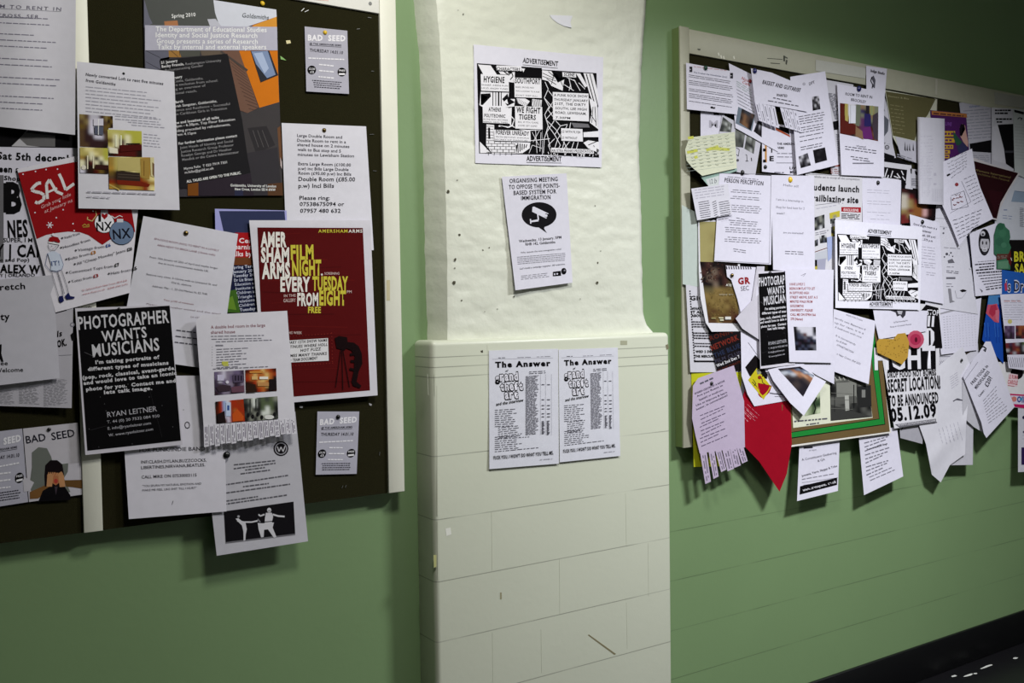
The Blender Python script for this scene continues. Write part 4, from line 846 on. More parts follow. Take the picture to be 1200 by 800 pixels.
scrap([(644, 17.5), (671, 18.5), (668.5, 26), (670, 32.5), (661, 30.5), (653.5, 27), (647, 22)], 58.5, (216, 216, 224), 'torn white paper fragment near the top of the pillar')

# ================================================================ papers on the crowded right pinboard (back to front)
RB = ' on the right board'
def sh(name, q, o, label, cat=None, col=W, **k): return Sheet(name, q, o, label, cat or name, col, **k)

# backmost
s = sh('notice', [(821, 130), (849, 134), (846, 166), (821, 166)], 34, 'white sheet with a pale grey crest, under the sheet with dog emblems'); z(s, 780, 20, 5.333)
s.text('M', (272, 690), (328, 690), 44, G3, .02); s.text('M', (284, 688), (322, 688), 30, (150, 148, 158), .0); s.rect(300, 596, 335, 612, K); s.done()
s = sh('envelope', [(799, 240), (822, 252), (819, 336), (800, 333)], 42, 'pale green-grey envelope at the left frame of the right board', col=(176, 186, 180), curl=[('l', 3)]); s.done()
s = sh('notice', [(803, 320), (838, 322), (842, 436), (809, 436)], 40, 'white poster with a dashed border and black capitals, lower left of the right board', col=(192, 190, 198), curl=[('l', 4)]); z(s, 780, 300, 5.333)
for i in range(28): s.rect(148 + i * 1.1, 215 + i * 16, 156 + i * 1.1, 224 + i * 16, K)
s.rect(178, 652, 330, 662, K); s.text('GIG', (155, 275), (240, 275), 26, K, .03); 
for i, (w, h) in enumerate(((60, 15), (55, 15), (62, 15))): s.text(('WHAT IS', 'IT ALL', 'ABOUT?')[i], (162, 335 + i * 22), (162 + w + 24, 335 + i * 22), h, K, .04)
s.gk((165, 410), (250, 412), 3, (0, 15), 7, (60, 58, 64), .05, word=(1, 4), gap=.6); s.gk((170, 480), (290, 482), 3, (3, 16), 8, (50, 48, 54), .05, word=(1, 4), gap=.6); s.gk((180, 545), (300, 547), 2, (0, 17), 7, (60, 58, 64), .05, word=(1, 4), gap=.6)
s.text('WED 2 DEC', (188, 603), (300, 603), 14, K, .04); s.text('THE MERCURY', (182, 632), (310, 632), 14, K, .04); s.done()
s = sh('flyer', [(828, 376), (872, 380), (874, 430), (842, 441)], 44, 'dark December gig flyer with rust and blue lettering', col=(24, 20, 24)); z(s, 780, 300, 5.333)
for t, a, b, h, c in (('RONIN', (280, 528), (420, 480), 34, (84, 34, 26)), ('NETWORK', (290, 590), (460, 520), 40, (120, 44, 34)), ('THE BLUE', (306, 636), (470, 570), 34, (40, 48, 72)), ('FILM CLUB', (312, 668), (476, 610), 26, (60, 58, 74)), ('Wed 2nd Dec 7', (322, 694), (466, 634), 22, (196, 194, 200)), ('IN THE THEATRE', (330, 722), (480, 660), 16, (84, 34, 26)), ('www.events', (330, 742), (430, 700), 16, (206, 204, 210))): s.text(t, a, b, h * .8, c, .035)
s.done()
s = sh('note', [(810, 435), (870, 436), (858, 546), (813, 547)], 38.5, 'plain bright yellow sheet behind the lilac tear-off notice', col=(196, 198, 40)); s.done()
s = sh('notice', [(855, 424), (885, 424), (884, 520), (862, 528)], 38, 'grey ruled sheet between the lilac notice and the red one', col=(150, 148, 160)); z(s, 780, 300, 5.333); s.gk((410, 690), (560, 690), 6, (0, 13), 2.5, (110, 108, 120), 0, word=(20, 30)); s.done()
s = sh('poster', [(893, 142), (938, 150), (941, 206), (893, 201)], 38, 'white poster with vertical black capitals and an orange bar', curl=[]); z(s, 840, 120, 8.89)
s.poly([(500, 215), (520, 218), (522, 625), (500, 620)], (206, 170, 120)); s.poly([(508, 290), (516, 290), (518, 620), (510, 620)], (196, 120, 40)); s.poly([(520, 218), (760, 340), (765, 362), (520, 240)], (170, 80, 50)); s.poly([(540, 225), (750, 268), (760, 335), (650, 285)], K)
for y in (250, 365, 480, 595): s.rect(482, y, 512, y + 30, K)
for t, y, h in (('G', 345, 48), ('U', 430, 50), ('T', 520, 52), ('E', 608, 48)): s.text(t, (550, y), (594, y), h, K, .04)
s.text('THE AMERSHAM', (626, 440), (850, 444), 22, (60, 58, 66), .02); s.text('ARMS', (630, 482), (702, 484), 22, (60, 58, 66), .02); s.gk((630, 530), (800, 532), 2, (0, 36), 8, G2, .1); s.rect(620, 626, 800, 632, G2); s.gk((600, 728), (700, 730), 1, (0, 0), 8, G1, 0)
s.text('LIVE', (760, 695), (850, 695), 26, (50, 48, 56), .02); s.text('MUSIC', (764, 738), (870, 738), 26, (50, 48, 56), .03); s.disc(505, 670, 14, K); s.done()
s = sh('leaflet', [(846, 134), (893, 158), (885, 206), (838, 196)], 36, 'leaflet of grey building photographs behind the vertical capitals poster', col=(186, 184, 194), curl=[]); z(s, 840, 120, 8.89)
pal = dict(a=(90, 92, 88), b=(130, 132, 128), c=(60, 62, 62), d=(170, 172, 172), e=(36, 36, 38))
s.pic([(65, 150), (160, 225), (150, 310), (30, 300)], ['cabbc', 'bdabc', 'cabdb', 'cbacb'], pal); s.pic([(195, 225), (300, 290), (275, 470), (188, 460)], ['aba', 'bab', 'aca', 'aac'], pal); s.pic([(318, 310), (405, 400), (385, 535), (288, 480)], ['bdab', 'bbab', 'ceea', 'abda'], pal)
s.path([(200, 470), (235, 490), (225, 560), (205, 540)], 5, K); s.path([(300, 545), (312, 545), (315, 605), (300, 612), (330, 610)], 5, K); s.path([(360, 575), (364, 610)], 8, K); s.path([(458, 560), (460, 612)], 8, K); s.disc(218, 602, 14, (90, 88, 96)); s.done()
s = sh('notice', [(854, 74), (903, 98), (912, 178), (862, 150)], 40, 'white tilted sheet with a red logo and night photographs, top left'+RB, curl=[]); z(s, 800, 60, 11.43)
s.text('Noor', (785, 375), (900, 425), 40, (190, 110, 110), .02); s.text('Cafe', (795, 425), (900, 470), 34, (190, 110, 110), .01); s.gk((722, 400), (930, 530), 3, (0, 30), 12, (170, 176, 180), .1, word=(3, 8)); s.gk((722, 510), (950, 635), 5, (4, 46), 7, G2, .1, word=(8, 16))
z(s, 840, 120, 8.89); s.poly([(225, 45), (400, 130), (365, 300), (195, 215)], (118, 130, 144)); pal = dict(a=(46, 42, 44), b=(84, 66, 56), c=(60, 62, 70), d=(130, 96, 70), e=(28, 26, 30))
s.pic([(262, 62), (392, 128), (352, 290), (235, 210)], ['accb', 'bdba', 'adbe', 'bdde'], pal); s.pic([(425, 190), (470, 210), (468, 362), (385, 300)], ['eaea', 'cebc', 'eeae'], dict(pal, b=(150, 148, 156))); s.done()
s = sh('notice', [(804, 73.5), (861, 84), (864, 134), (805, 128)], 44, 'white sheet with two dog emblems held by a green pin', curl=[('b', 2)]); z(s, 800, 60, 11.43)
for x, y in ((90, 205), (635, 290)): s.rect(x, y, x + 40, y + 75, (90, 88, 96)); s.disc(x + 22, y + 20, 14, K); s.poly([(x + 5, y + 30), (x + 38, y + 40), (x + 32, y + 72), (x + 8, y + 66)], (50, 48, 56)); s.disc(x + 12, y + 38, 7, (190, 188, 196))
s.text('The Fresher-Up Newsletter (July)', (145, 290), (595, 355), 18, (110, 116, 140), .01); s.gk((150, 205), (600, 260), 1, (0, 0), 6, (200, 140, 140), .1)
for y, n in ((315, 2), (390, 3), (500, 2), (565, 3), (665, 1)): s.gk((85, y), (680 if y > 330 else 640, y + 88), n, (0, 24), 7, (116, 114, 126), .06, word=(4, 14), gap=.7)
s.disc(390, 752, 18, K, ry=14); s.rect(400, 748, 436, 770, (60, 58, 64)); s.done()
s = sh('note', [(801, 162), (861, 154), (864, 200), (818, 210)], 50, 'pale yellow lined note with handwriting and highlighter', col=(198, 200, 178), curl=[('l', 6), ('b', 4)], outline=[(808, 161), (861, 154.5), (863.5, 197), (823, 206), (811, 196), (804.5, 188), (803, 175)]); z(s, 780, 160, 5.333)
for x0, y0, x1, y1 in ((135, 100, 200, 85), (255, 85, 330, 60), (180, 130, 200, 125), (290, 75, 400, 80), (140, 10, 175, 5)): s.line((x0, y0), (x1, y1), 18, (206, 208, 96))
for i in range(10): s.line((130, 20 + i * 22), (430, -22 + i * 22), 1, (170, 180, 176))
for i in range(9):
    pts = []; 
    for k in range(24): pts.append((140 + i * 4 + k * 11.5, 26 + i * 21 - k * 1.6 + s.rnd.uniform(-4, 4)))
    for a in range(0, 23, 4): s.path(pts[a:a + 3], 1.8, (126, 134, 110))
s.done()
s = sh('note', [(818, 202), (864, 196), (866, 202), (838, 222)], 47, 'teal edged note with numbers, tucked under the yellow lined note', col=(150, 176, 166), outline=[(820, 206), (863, 197), (864, 200), (846, 206), (846, 214), (832, 220)]); z(s, 780, 160, 5.333)
s.poly([(250, 268), (345, 240), (345, 300), (270, 318)], (192, 196, 196)); s.text('12', (278, 298), (300, 290), 28, G1, 0, .4); s.text('b', (306, 292), (322, 288), 30, G1, 0, .4); s.done()
s = sh('poster', [(818, 255), (866, 262), (869, 389), (832, 388)], 45, 'poster of dark leaves over brown textured ground with a white border', curl=[('bl', 8)], outline=[(818, 255), (866, 262), (869, 388), (834, 388.5), (827, 378), (821, 350), (819, 320)], col=(206, 204, 210)); z(s, 800, 290, 7.27)
pal = dict(a=(166, 156, 104), b=(150, 138, 90), c=(30, 22, 22), d=(70, 44, 40), e=(100, 90, 60), f=(118, 98, 54), g=(98, 76, 42), h=(86, 60, 38), i=(134, 112, 66), j=(120, 104, 90), k=(66, 28, 30))
s.pic([(145, -220), (470, -220), (470, 128), (150, 128)], ['aaaa', 'abab', 'aaab', 'abbb'], pal)
s.pic([(148, 120), (470, 130), (480, 645), (222, 640)], ['cdccccc', 'dcjdccc', 'cjdcdcc', 'ccjcdee', 'eeiifff', 'ifiiifi', 'fifigff', 'gfifigf', 'ghgfghg', 'hfghghk', 'hhihhhk'], pal, fine=4)
for k in range(46):
    x = 160 + s.rnd.random() * 200; y = 135 + s.rnd.random() * 170; a = s.rnd.random() * 6.28; L = 14 + 16 * s.rnd.random()
    s.poly([(x, y), (x + L * .5 * math.cos(a + .5), y + L * .5 * math.sin(a + .5)), (x + L * math.cos(a), y + L * math.sin(a)), (x + L * .5 * math.cos(a - .5), y + L * .5 * math.sin(a - .5))], s.rnd.choice([(62, 36, 34), (96, 70, 56), (40, 26, 28), (120, 106, 92), (20, 16, 18), (84, 60, 46)]))
for k in range(90): x = 225 + s.rnd.random() * 230; y = 350 + s.rnd.random() * 260; s.line((x, y), (x + 8 * s.rnd.random(), y + 6), 4, s.rnd.choice([(140, 118, 70), (84, 62, 40), (108, 84, 44)]))
s.text('ATE', (368, 326), (415, 330), 18, (206, 204, 196), .02); s.text('enjoy art', (312, 404), (430, 404), 14, (170, 162, 140), .01); s.rect(244, 596, 282, 606, (160, 150, 100)); s.rect(308, 592, 348, 602, (190, 184, 150)); s.rect(318, 608, 350, 624, (180, 176, 150)); s.rect(362, 588, 412, 612, (196, 194, 190)); s.done()
s = sh('notice', [(843, 203), (906, 206), (903.5, 310), (837, 306)], 48, 'white sheet headed PERSON PERCEPTION with a thin black border', curl=[('b', 2)]); z(s, 780, 160, 5.333)
for a, b in (((345, 228), (660, 236)), ((660, 236), (648, 792)), ((310, 775), (648, 792))): s.line(a, b, 2, (110, 108, 118))
s.text('PERSON PERCEPTION', (368, 284), (610, 306), 26, (50, 48, 58), .012, space=1.05); s.gk((388, 250), (580, 268), 1, (0, 0), 4, G2, 0)
for y, n, x0, x1 in ((335, 2, 400, 605), (375, 2, 400, 605), (430, 4, 395, 605), (510, 1, 440, 500), (525, 3, 385, 590), (570, 3, 370, 600), (630, 3, 365, 600), (704, 2, 420, 512)): s.gk((x0, y - 4), (x1, y + 10), n, (0, 13), 4, (134, 132, 144), .2, center=True)
s.done()
s = sh('note', [(810, 221), (853, 215), (858, 251), (817, 258)], 54, 'small tilted printed timetable slip overlapping the black bordered sheet', col=(200, 198, 208), curl=[('l', 3), ('b', 3)]); z(s, 780, 160, 5.333)
s.gk((180, 335), (370, 308), 4, (3, 17), 5, G3, .1); 
for x0, x1 in ((205, 275), (292, 318), (332, 400)): s.gk((x0, 412), (x1, 400), 8, (2, 13.5), 4.5, (110, 108, 118), .1, word=(3, 12), gap=.5)
s.done()
s = sh('poster', [(850, 310), (886, 314), (886, 358), (868, 366)], 50, 'white torn edged poster with dark red GR lettering', curl=[('r', 4)], outline=[(850.5, 311), (886, 313), (889, 345), (868, 366), (864, 350), (857, 328), (852, 324)]); z(s, 780, 300, 5.333)
s.text('GR', (454, 176), (530, 170), 38, (150, 40, 44), .05); s.text('SEC', (472, 218), (522, 212), 28, (80, 78, 88), .0)
for i in range(11): s.line((380 + i * 15, 62), (384 + i * 15, 82), 6, (60, 56, 62))
s.done()
s = sh('notice', [(888, 302), (903, 306), (890, 399), (860, 370)], 53, 'blank white sheet curled to a point beside the GR poster', col=(190, 186, 196), outline=[(887, 312), (896, 312), (890, 398), (870, 385), (862, 373), (881, 352)], curl=[('l', 7)]); s.done()
s = sh('poster', [(868, 385), (893, 395), (914, 470), (884, 478)], 46, 'white card sheet with a yellow picture and black diamond, above the red one', outline=[(868, 386), (892, 398), (925, 440), (924, 469), (884, 476), (876, 462), (869, 440)], curl=[('bl', 5)]); z(s, 860, 400, 8.89)
s.poly([(118, 268), (222, 140), (270, 190), (352, 350), (345, 390), (165, 360)], (22, 18, 20)); s.poly([(240, 275), (388, 470), (310, 605), (148, 402)], (206, 192, 40)); s.poly([(232, 300), (262, 280), (290, 330), (250, 345)], (150, 150, 130)); s.path([(262, 370), (290, 380), (300, 430), (340, 455), (385, 465)], 9, (90, 50, 30)); s.disc(268, 375, 20, (140, 50, 30)); s.path([(200, 395), (230, 440), (210, 460)], 8, (60, 56, 20)); s.path([(190, 420), (240, 470)], 8, (60, 56, 20)); s.path([(235, 470), (290, 520)], 14, (200, 140, 40))
s.gk((375, 540), (520, 560), 3, (30, 0), 5, G1, .1); s.path([(370, 532), (450, 545)], 4, G1); s.path([(420, 545), (530, 562)], 4, G1); s.path([(425, 572), (500, 575)], 4, G1); s.line((150, 10), (265, 170), 4, G2); s.disc(245, 325, 2, K); s.done()
s = sh('notice', [(905, 428), (950, 421), (966, 448), (938, 487)], 54, 'white bordered colour photo sheet curled into a V shape', outline=[(900, 433), (940, 424), (955, 440), (968, 447), (942, 487), (926, 472), (906, 446)], curl=[('b', 8), ('bl', 3)]); z(s, 860, 400, 8.89)
pal = dict(a=(40, 36, 44), b=(120, 130, 150), c=(160, 110, 80), d=(176, 180, 190), e=(70, 60, 60), f=(96, 104, 126), g=(196, 150, 120))
s.pic([(460, 285), (690, 260), (838, 355), (722, 575)], ['aeaaaaa', 'dbcfbaa', 'edgcfbf', 'aecgbdb', 'eaegcbd', 'aaeccdb'], pal); s.done()
s = sh('notice', [(936, 426), (978, 425), (977, 452), (958, 438)], 52, 'blank white corner sheet above the tree picture', outline=[(937, 427), (978, 424), (977.5, 450), (958, 440)]); s.done()

# red, lilac and green pieces at the foot
s = sh('notice', [(870, 440), (926, 462), (914, 575), (858, 510)], 44, 'crimson red sheet hanging in a point below the board', col=(158, 14, 36), outline=[(876, 446), (926, 456), (928, 520), (922, 555), (913.5, 576), (890, 541), (866, 516), (864, 500), (866, 480)], curl=[('br', 14), ('bl', 5), ('foldx', 5, .5, .35)]); z(s, 780, 430, 4.706)
s.gk((450, 205), (520, 270), 3, (-12, 14), 2.5, (206, 120, 136), .1); s.gk((418, 262), (460, 305), 3, (14, -14), 3, (214, 150, 160), .15); s.done()
s = sh('notice', [(818, 441), (861, 426), (876, 520), (822, 530)], 47, 'lilac tear-off notice hanging over a yellow sheet', col=(176, 162, 184), outline=[(812, 452), (818, 443), (860, 428), (872, 470), (873, 524), (820, 531), (815, 510), (811, 490)], curl=[('l', 3), ('b', 5)]); z(s, 780, 430, 4.706)
s.gk((190, 92), (262, 60), 1, (0, 0), 9, G1, 0); 
for t, a, b in (('SPANISH LESSONS BY A NATIVE', (162, 152), (328, 80)), ('Are you fluent in', (174, 166), (316, 104)), ('Spanish? or would you', (186, 186), (318, 128)), ('Like to improve & learn', (170, 216), (340, 142)), ('better, in conversation?', (172, 238), (344, 158))): s.text(t, a, b, 10, (70, 62, 84), .012)
for i in range(9): s.gk((190 + (i % 3) * 4, 268 + i * 21), (345 - (i % 2) * 20, 206 + i * 21), 1, (0, 0), 4.5, (110, 98, 122), .2, word=(2, 7))
s.done()
for i, (x0, x1, lx, ly, w) in enumerate(((823, 831, 833, 566, 7), (833, 840, 842, 560, 6.5), (841, 848, 851, 552, 6.5), (849, 858, 860, 551, 8), (858, 866, 868, 547, 8), (866, 874, 876, 542, 7))):
    q = [(x0 - 2.6, 530.4 - i * 1.2), (x1 - 2.8, 529.3 - i * 1.2), (lx + .2, ly - 2), (lx - w + .6, ly + 1)]
    s.tab(q, .4 * (i % 2) + .3, rows=12)

s = sh('poster', [(910, 398), (1026, 376), (1044.5, 507), (917, 525)], 42, 'picture poster with brown and green mount around a black and white photo', col=(212, 208, 202), curl=[('b', 5)]); z(s, 910, 440, 4.706)
BR, GR_ = (112, 92, 58), (36, 138, 58)
def fr(i0, i1, i2, i3, c): s.poly([i0, i1, i2, i3], c)
s.poly([(8, -190), (560, -300), (625, 308), (42, 388)], BR); s.poly([(22, -170), (536, -275), (600, 270), (60, 350)], K); s.poly([(25, -168), (534, -272), (596, 266), (64, 344)], GR_); s.poly([(46, -140), (506, -240), (568, 240), (78, 315)], K); s.poly([(49, -138), (504, -238), (565, 237), (82, 311)], BR)
s.poly([(72, -100), (470, -210), (530, 232), (92, 288)], (204, 206, 186))
pal = dict(a=(34, 34, 34), b=(60, 60, 58), c=(90, 90, 86), d=(126, 126, 120), e=(150, 150, 142), f=(24, 24, 24))
s.pic([(293, -30), (497, -40), (528, 228), (298, 250)], ['bcabacba', 'dedcdcfe', 'bcccdcfc', 'fbcccbdc', 'fbcebaca', 'cbdeabbf', 'ccbcabab', 'abcfbaca', 'bacbafbc'], pal, fine=4)
s.poly([(300, -28), (496, -38), (500, 0), (302, 22)], (52, 52, 50)); s.poly([(330, 40), (440, 34), (442, 120), (332, 128)], (132, 132, 126)); s.poly([(300, 120), (440, 112), (444, 150), (300, 160)], (92, 92, 88)); s.poly([(300, 160), (400, 190), (526, 226), (300, 248)], (62, 62, 60)); s.poly([(376, 110), (398, 108), (402, 190), (380, 194)], (160, 160, 154)); s.poly([(446, 60), (520, 52), (524, 170), (450, 176)], (44, 44, 44)); s.rect(470, 78, 490, 120, (130, 130, 126)); s.rect(318, 60, 322, 200, (34, 34, 34)); s.rect(424, 50, 429, 180, (30, 30, 30))
for i in range(9): s.line((300 + i * 22, 8 - i * .8), (312 + i * 22, 28 - i * .8), 6, (150, 150, 142))
for y in (95, 130, 180): s.line((300, y), (420, y + 6), 2.5, (110, 110, 104))
s.pic([(160, 130), (240, 90), (242, 205), (156, 222)], ['ccdd', 'cbab', 'ccba', 'dcbd'], dict(a=(40, 60, 40), b=(70, 90, 60), c=(150, 166, 130), d=(176, 186, 156))); s.path([(205, 212), (216, 180), (206, 150), (222, 120)], 7, (26, 34, 26))
s.gk((98, 252), (280, 236), 1, (0, 0), 7, G1, .0, word=(2, 7)); s.gk((165, 270), (235, 260), 1, (0, 0), 6, G1, 0); s.done()
s = sh('notice', [(937, 518), (984, 514), (982, 575), (934, 587)], 37, 'white flyer with a black web address band, hanging below the green mount poster', curl=[('b', 11)]); z(s, 910, 440, 4.706)
s.gk((150, 398), (200, 394), 1, (0, 0), 10, (50, 48, 56), 0, word=(8, 14)); s.text('at 6pm', (180, 416), (220, 412), 9, G2); s.text('A Constituent Gathering', (140, 470), (332, 430), 12, (104, 102, 114), .01); s.text('& QA', (228, 476), (268, 466), 12, (104, 102, 114), .01)
s.text('Juwesta, Ysyra, Skygap & Tribe', (140, 558), (336, 502), 11, (70, 68, 80), .015); s.gk((140, 572), (320, 540), 1, (0, 0), 5, G2, .0); s.line((140, 590), (338, 562), 1.5, G1); s.gk((148, 606), (260, 588), 1, (0, 0), 6, G1, .0)
s.poly([(130, 610), (335, 562), (334, 602), (127, 656)], K); s.text('www.xenopules.co.uk', (146, 638), (330, 590), 14, (206, 204, 212), .02); s.done()
s = sh('notice', [(1006, 508), (1051, 500), (1058.5, 558), (1012.5, 580)], 37, 'white typed sheet hanging lowest, right of the black banded flyer', curl=[('b', 12)]); z(s, 910, 440, 4.706)
for i in range(9): s.gk((484 + i * 1.5, 372 + i * 22), (636 - (i % 3) * 22, 330 + i * 22 - (i % 2) * 4), 1, (0, 0), 6, (130, 128, 140), .15, word=(2, 7))
s.text('Systems analysis Stage', (500, 412), (612, 378), 10, (56, 54, 64), .02); s.gk((512, 560), (650, 500), 2, (4, 18), 5, G2, .1); s.done()
s = sh('notice', [(1054, 498), (1082, 494), (1081, 520), (1055, 513)], 36, 'small grey-white paper corner under the black and white date poster', col=(160, 158, 166)); z(s, 1040, 420, 5); s.line((82, 420), (92, 395), 4, K); s.done()

# middle of the board, back layer
s = sh('poster', [(1018, 186), (1068, 193), (1072, 262), (1028, 262)], 36, 'black and white drawing poster half hidden beside the rolled sheet', col=(190, 188, 196)); z(s, 1010, 180, 8)
s.poly([(180, 10), (310, 30), (470, 110), (190, 72)], K); s.poly([(190, 122), (425, 152), (400, 380), (350, 385), (350, 240), (205, 222)], K); Q = (206, 204, 210)
for a, b in (((240, 140), (215, 220)), ((290, 160), (270, 225)), ((330, 185), (360, 230)), ((300, 210), (345, 228)), ((250, 200), (240, 230)), ((380, 215), (405, 250)), ((370, 160), (390, 200))): s.line(a, b, 9, Q)
s.poly([(455, 140), (530, 150), (530, 330), (460, 320)], (170, 168, 176)); s.gk((465, 235), (525, 240), 6, (0, 12), 6, (90, 88, 98), .1); s.poly([(455, 140), (470, 140), (468, 190), (458, 185)], K); s.poly([(495, 160), (525, 175), (515, 205), (500, 190)], K); s.disc(400, 285, 16, K); s.done()
s = sh('photo', [(1056, 220), (1098, 226), (1096, 258), (1055, 263)], 40, 'small photograph of warm skin tones on black below the rolled sheet', col=(26, 18, 20)); z(s, 1010, 180, 8)
pal = dict(k=(24, 16, 18), w=(176, 168, 156), r=(110, 40, 40), o=(140, 88, 46), p=(190, 150, 150), y=(150, 130, 84), d=(60, 30, 30))
s.pic([(375, 330), (690, 370), (685, 616), (368, 655)], ['dkkkkkk', 'wrkkkkk', 'wyrdkdk', 'wyoookk', 'yroopdk', 'ryoopdk', 'rrkddkk'], pal, fine=4); s.done()
s = sh('notice', [(1096, 240), (1128, 246), (1146, 368), (1084, 358)], 38, 'large white sheet with small emblems and a curled lower edge', col=(198, 196, 206), curl=[('b', 6)]); z(s, 1080, 250, 7.27)
s.line((115, 40), (200, 45), 2, G1); s.line((115, 110), (220, 118), 2, G2); s.disc(190, 128, 8, G2); s.disc(186, 168, 8, G1); s.gk((190, 290), (330, 300), 1, (0, 0), 5, G2, .1)
for x, y, r in ((215, 345, 12), (195, 370, 7), (250, 335, 8), (265, 365, 6), (235, 355, 5)): s.disc(x, y, r, (80, 78, 88), n=7)
s.poly([(222, 400), (262, 385), (282, 420), (228, 424)], (110, 108, 118)); s.gk((215, 455), (275, 456), 1, (0, 0), 5, G2, 0); s.gk((212, 486), (335, 500), 2, (0, 14), 5, G1, .2); s.rect(210, 542, 288, 558, (110, 108, 118)); s.gk((212, 600), (270, 600), 2, (0, 22), 5, G2, 0)
s.poly([(225, 640), (250, 640), (262, 740), (285, 750), (240, 762)], (140, 138, 146)); s.poly([(325, 655), (352, 645), (385, 655), (375, 665), (345, 670)], K); s.path([(285, 655), (300, 720), (345, 720), (385, 665)], 2, G2); s.line((405, 470), (418, 478), 3, G1); s.line((395, 190), (420, 460), 5, (60, 60, 80)); s.done()
s = sh('notice', [(1066, 251), (1101, 261), (1106, 356), (1073, 350)], 46, 'white single room sheet pinned in front of the small photograph', curl=[('b', 4)]); z(s, 1050, 180, 5.333)
for t, a, b in (('Good single room in a', (108, 444), (255, 476)), ('quiet residential', (120, 478), (218, 498)), ('(Blackheath, 200 p.m)', (108, 506), (246, 528)), ('Tel 020, 575 p.m', (110, 532), (228, 552))): s.text(t, a, b, 13, (70, 68, 78), .02)
s.gk((115, 574), (255, 592), 5, (0, 18), 4, G3, .1, word=(3, 10)); s.gk((120, 672), (255, 688), 3, (0, 14), 4, G3, .25, word=(3, 10)); s.gk((190, 740), (255, 748), 2, (0, 14), 4, G3, .2); s.done()
s = sh('notice', [(1095, 363), (1150, 349), (1145, 410), (1103, 415.5)], 42, 'white sheet printed with a faint grid of dots'); z(s, 1080, 350, 8.89)
s.poly([(170, 155), (545, 45), (470, 95), (190, 165)], (150, 148, 156))  # grey wedge painted in as shading along the curled edge above
for j in range(13):
    for i in range(11):
        x, y = 225 + i * 32 + j * 1.5, 185 + j * 27 - i * 3.2; s.rect(x, y, x + (14 if i < 2 else 9), y + 5, (150, 148, 160) if i < 3 else (176, 174, 184), lev=2)
s.done()
s = sh('notice', [(1084, 408), (1146, 402), (1150, 470), (1086, 480)], 36, 'white sheet with slanted handwriting showing under the dotted sheet', col=(190, 188, 196)); z(s, 1080, 350, 8.89)
for i in range(9): s.gk((175 + i * 17, 650 - i * 2), (215 + i * 17, 740 - i * 6), 1, (0, 0), 4, G1, .1, word=(1.5, 5), gap=.6)
s.line((145, 600), (330, 600), 7, G2); s.disc(235, 572, 8, G2); s.poly([(332, 565), (540, 535), (340, 655)], (60, 50, 44)); s.done()
s = sh('poster', [(1022, 350), (1102, 358), (1099, 494), (1048, 502)], 44, 'tall black and white lettered poster with the date 05.12.09', col=(206, 204, 210), curl=[('b', 2)]); z(s, 1050, 310, 5.333)
s.poly([(188, 250), (265, 270), (290, 520), (60, 540), (60, 400)], (16, 14, 16)); Q = (212, 210, 218)
s.poly([(150, 300), (190, 300), (195, 520), (150, 520)], Q); s.text('STOP', (192, 312), (268, 318), 32, Q, .02); s.text('II', (196, 382), (236, 385), 60, Q, .04); s.poly([(190, 398), (215, 396), (238, 420), (240, 470), (224, 512), (196, 520)], Q); s.poly([(205, 410), (216, 412), (218, 500), (205, 508)], K)
z(s, 1040, 420, 5.); s.poly([(0, -45), (282, -70), (284, 62), (2, 82)], K); s.text('FIGHT', (-75, 62), (282, 52), 120, Q, .035)
s.text('DROP FOOD NOT BOMBS', (0, 112), (286, 98), 34, (26, 24, 28), .04); s.text('SECRET LOCATION!', (4, 196), (312, 172), 70, K, .04, .1); s.text('TO BE ANNOUNCED', (8, 280), (300, 258), 60, K, .04)
s.text('05.12.09', (22, 368), (290, 336), 72, K, .045); s.poly([(45, 385), (284, 352), (286, 372), (70, 404)], (120, 118, 126)); s.text('WWW.GOGOSHOWS.COM', (60, 396), (280, 368), 12, (196, 194, 200), .01); s.done()
s = sh('note', [(1026, 388), (1066, 390), (1063, 427), (1030, 414)], 52, 'yellow cracker-shaped paper cut-out with black specks', col=(190, 150, 62), outline=[(1027, 401), (1030, 397), (1047, 397), (1052, 391), (1061, 390), (1065.5, 401), (1064, 418), (1057, 427), (1049, 423), (1028, 413)], curl=[('r', 3)]); z(s, 920, 320, 5.333)
for k in range(50): s.disc(590 + s.rnd.random() * 170, 395 + s.rnd.random() * 130, 2.2, (96, 66, 26), n=5)
s.done()
s = sh('note', [(1063, 387), (1083, 387), (1083, 408), (1063, 408)], 54, 'pink ring-shaped paper cut-out beside the yellow one', col=(196, 84, 110), outline=[(1063 + 10 + 10 * math.cos(i * .449), 397.5 + 10.5 * math.sin(i * .449)) for i in range(14)]); s.disc(1073, 397.5, 6.5, (176, 50, 84)); s.disc(1073.5, 398, 1.6, (90, 20, 40), ry=3); s.done()
s = sh('notice', [(1020, 357), (1087, 364), (1085.5, 388), (1030, 398)], 49, 'white sheet with a black splash mark under the second punk show poster', outline=[(1023, 362), (1087, 364), (1085.5, 388), (1030, 397.5), (1026, 380)]); z(s, 920, 320, 5.333)
s.poly([(655, 232), (700, 228), (755, 236), (752, 262), (735, 282), (720, 262), (700, 270), (690, 245)], (60, 58, 66)); s.poly([(700, 235), (735, 236), (728, 258), (708, 255)], (170, 168, 176)); s.text('& Flat hunting Inc', (680, 312), (768, 298), 9, G1); s.text('Ring at Ground House', (658, 340), (790, 322), 9, G1); s.done()
s = sh('notice', [(977, 362), (1026, 376), (1018, 450), (974, 434)], 50, 'white typed basement flat sheet tilted over the green mount poster', curl=[('br', 7)]); z(s, 920, 320, 5.333)
